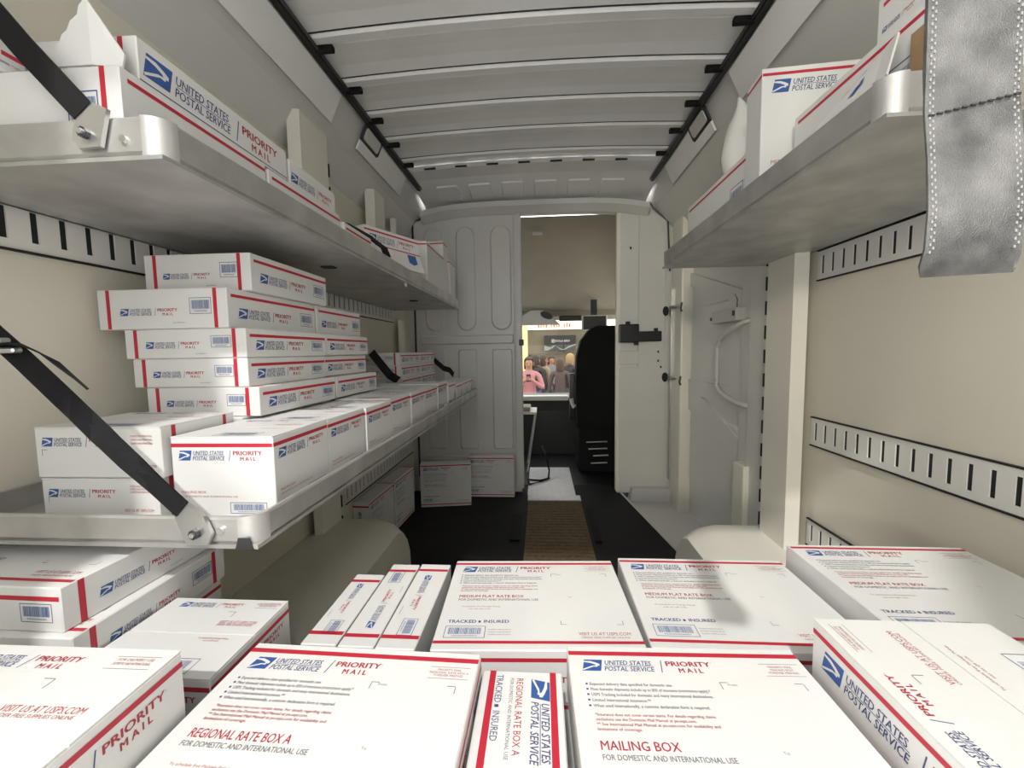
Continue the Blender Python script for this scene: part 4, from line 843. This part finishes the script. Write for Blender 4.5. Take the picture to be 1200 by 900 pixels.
b = MB(); b.box(-0.66, -0.36, 11.0, 11.3, GZ, Z(0.90), mat('column_yellow_glow', (0.75, 0.55, 0.25), 0.7, emit=((1.0, 0.70, 0.32), 0.5))); struct(obj('trim_5', b), 'yellow column in the hall, brightness put in as glow')  # yellow base plus emission that brightens the column by itself
# banner
bn = empty('wall_banner', (0.63, 13.85, Z(-0.02))); tag(bn, 'dark banner with white logo and pale wave hung on booth wall', 'banner')
def BN(mb, nm): return obj(nm, mb, bn)
bw, bh = 1.04, 0.52; BNM = mat('banner_dark', (0.02, 0.018, 0.02), 0.6, 0, 0.3, 3)
b = MB(); b.box(-bw/2, bw/2, 0, 0.02, 0, bh, BNM); BN(b, 'cloth')
b = MB(); WV = mat('banner_wave', (0.22, 0.25, 0.21), 0.6)
b.prism([(-0.52, 0.02), (-0.40, 0.02), (-0.25, 0.10), (-0.15, 0.19), (-0.20, 0.19), (-0.32, 0.13), (-0.52, 0.19)], 1, -0.004, 0, WV); b.prism([(-0.15, 0.19), (0.0, 0.09), (0.12, 0.06), (0.28, 0.16), (0.52, 0.24), (0.52, 0.20), (0.30, 0.11), (0.12, 0.03), (0.0, 0.05)], 1, -0.004, 0, WV); BN(b, 'wave_print')
c = Canvas(1, 1); c.text('POLA ERO', -0.14, 0.30, 0.07, CABP, 0.46, 0.1)
b = MB()
for part, m, vs, fs, ly in c.items: b.add([(v[0], -0.005, v[1]) for v in vs], fs, m)
BN(b, 'lettering')
b = MB()
for k in range(16):
    a0, a1 = k*math.pi/8, (k+1)*math.pi/8; b.add([(-0.22+r_*math.cos(a), -0.005, 0.335+r_*math.sin(a)) for r_, a in ((0.06, a0), (0.06, a1), (0.045, a1), (0.045, a0))], [(0, 1, 2, 3)], CABP)
b.box(-0.25, -0.19, -0.005, -0.004, 0.325, 0.345, CABP); BN(b, 'logo_ring')

# people
SKIN = mat('skin', (0.34, 0.17, 0.11), 0.6)
def person(label, x, y, h, yaw, top, legs, hair, pose='stand', hairlen=0.05):
    k = h/1.75; V = []; E = []; R_ = []
    def v(p, r): V.append(Vector(p)*k); R_.append(r*k); return len(V)-1
    def e(*ids):
        for a, c_ in zip(ids, ids[1:]): E.append((a, c_))
    pel = v((0, 0, 0.93), 0.145); wa = v((0, 0, 1.08), 0.128); ch = v((0, 0.005, 1.28), 0.150); nb = v((0, 0, 1.44), 0.085); nk = v((0, -0.01, 1.51), 0.055); h1 = v((0, -0.015, 1.58), 0.078); h2 = v((0, -0.012, 1.66), 0.092); h3 = v((0, -0.005, 1.73), 0.060)
    e(pel, wa, ch, nb, nk, h1, h2, h3)
    for s_ in (-1, 1):
        hp = v((s_*0.095, 0, 0.86), 0.098); kn = v((s_*0.105, -0.015, 0.49), 0.062); an = v((s_*0.11, 0.01, 0.09), 0.043); toe = v((s_*0.12, -0.14, 0.035), 0.035); e(pel, hp, kn, an, toe)
        sh = v((s_*0.185, 0, 1.41), 0.068)
        if pose == 'phone': el = v((s_*0.27, -0.10, 1.16), 0.050); wr_ = v((s_*0.11, -0.30, 1.30), 0.036); hd_ = v((s_*0.055, -0.34, 1.34), 0.032)
        elif pose == 'fold': el = v((s_*0.27, -0.02, 1.14), 0.050); wr_ = v((s_*0.12, -0.20, 1.10), 0.036); hd_ = v((s_*0.04, -0.21, 1.11), 0.030)
        else: el = v((s_*0.25, 0.02, 1.12), 0.048); wr_ = v((s_*0.27, -0.05, 0.88), 0.034); hd_ = v((s_*0.265, -0.075, 0.80), 0.032)
        e(nb, sh, el, wr_, hd_)
        for q in range(4):      # fingers
            fx = hd_; d0 = (V[hd_]-V[wr_]).normalized(); side_ = Vector((0, 1, 0)) if pose == 'stand' else Vector((0, 0, 1))
            p1 = V[hd_]+d0*0.035*k+side_*(q-1.5)*0.018*k; p2 = p1+d0*(0.045-0.004*abs(q-1.4))*k-Vector((s_*0.010, 0, 0))*k
            V.append(p1); R_.append(0.010*k); a = len(V)-1; V.append(p2); R_.append(0.008*k); e(hd_, a, a+1)
        th = V[wr_]*0.6+V[hd_]*0.4+Vector((-s_*0.03, -0.03, 0))*k; V.append(th); R_.append(0.011*k); e(hd_, len(V)-1)
    me = bpy.data.meshes.new('body'); me.from_pydata(V, E, []); o = bpy.data.objects.new('tmp_person', me); COL.objects.link(o)
    o.modifiers.new('skin', 'SKIN'); sv = me.skin_vertices[0].data
    for i, r_ in enumerate(R_): sv[i].radius = (r_, r_)
    sv[0].use_root = True
    o.modifiers.new('sub', 'SUBSURF').levels = 1
    dg = bpy.context.evaluated_depsgraph_get(); m2 = bpy.data.meshes.new_from_object(o.evaluated_get(dg)); bpy.data.objects.remove(o)
    m2.materials.clear()
    for mm in (top, legs, SKIN, BLACK): m2.materials.append(mm)
    hands = [V[i] for i in range(len(V)) if R_[i] < 0.034*k and V[i].z > 0.5*k]
    for p in m2.polygons:
        c_ = p.center; z = c_.z/k; p.use_smooth = True
        p.material_index = 3 if z < 0.10 else (1 if z < 0.96 else (2 if z > 1.50 else 0))
        if any((c_-hh).length < 0.045*k for hh in hands): p.material_index = 2
    m2.name = 'body'
    root = empty('person', (x, y, GZ), yaw); tag(root, label, 'person', 'visitors in the hall'); obj('body', m2, root)
    # hair cap
    b = MB(); rows = []
    for i in range(7):
        row_ = []
        for a in range(13):
            sn = math.sin(a*math.pi/6); th_ = math.pi*(0.62 if sn > -0.3 else 0.34)*i/6
            row_.append((0.100*math.sin(th_)*math.cos(a*math.pi/6)*k, (0.009+0.108*math.sin(th_)*sn)*k, (1.665+0.112*math.cos(th_)-(hairlen if i > 4 and sn > -0.3 else 0)*(i-4))*k))
        rows.append(row_)
    b.grid(rows, hair); hr = obj('hair', b, root, sm=True)
    # face: eyes, nose, mouth, ears
    b = MB()
    for s_ in (-1, 1): b.box((s_*0.034-0.011)*k, (s_*0.034+0.011)*k, -0.108*k, -0.098*k, 1.635*k, 1.645*k, BLACK)
    b.box(-0.022*k, 0.022*k, -0.106*k, -0.094*k, 1.565*k, 1.573*k, REDT); obj('face', b, root)
    b = MB(); b.prism([(-0.098*k, 1.645*k), (-0.125*k, 1.598*k), (-0.098*k, 1.590*k)], 0, -0.013*k, 0.013*k, SKIN)
    for s_ in (-1, 1): b.box(s_*0.094*k-0.007*k, s_*0.094*k+0.007*k, -0.015*k, 0.02*k, 1.60*k, 1.66*k, SKIN)
    obj('nose_and_ears', b, root)
    return root
PINK = mat('cloth_pink', (0.40, 0.17, 0.18), 0.8); DK1 = mat('cloth_dark', (0.03, 0.028, 0.032), 0.8); JE = mat('cloth_jeans', (0.10, 0.12, 0.19), 0.8); BE = mat('cloth_beige', (0.27, 0.20, 0.14), 0.8); BR = mat('cloth_brown', (0.075, 0.05, 0.045), 0.8); GR = mat('cloth_grey', (0.15, 0.15, 0.17), 0.8)
HB = mat('hair_dark', (0.03, 0.02, 0.015), 0.6); HBL = mat('hair_blond', (0.30, 0.20, 0.09), 0.6); HBR = mat('hair_brown', (0.055, 0.028, 0.015), 0.6)
pk = person('person in pink hooded top holding a phone up at the left', -0.235, 8.0, 1.74, 0.0, PINK, GR, HB, 'phone')
b = MB(); b.box(-0.04, 0.04, -0.365, -0.353, 1.30, 1.44, BLACK, 0.004); ph = obj('phone', b); ph.location = (-0.235, 8.0, GZ); tag(ph, 'black phone held up by the person in pink', 'phone')
person('person in dark top with dark hair just right of the pink one', -0.13, 9.6, 1.76, 2.8, DK1, JE, HB, 'stand')
person('person in beige top with long brown hair left of the group', 0.06, 9.9, 1.76, 2.2, BE, JE, HBR, 'stand', 0.06)
person('person in brown top seen from behind, centre of the group', 0.42, 9.2, 1.68, 3.0, BR, JE, HBR, 'stand', 0.07)
person('blond person in dark jacket at right of the group', 0.68, 9.7, 1.78, 2.4, DK1, GR, HBL, 'fold', 0.04)
person('distant person in grey top between the standing groups', 0.28, 11.6, 1.70, 0.4, GR, DK1, HB, 'stand')
person('distant person in beige top behind the pink one', -0.27, 11.2, 1.76, 0.2, BE, DK1, HBR, 'fold')
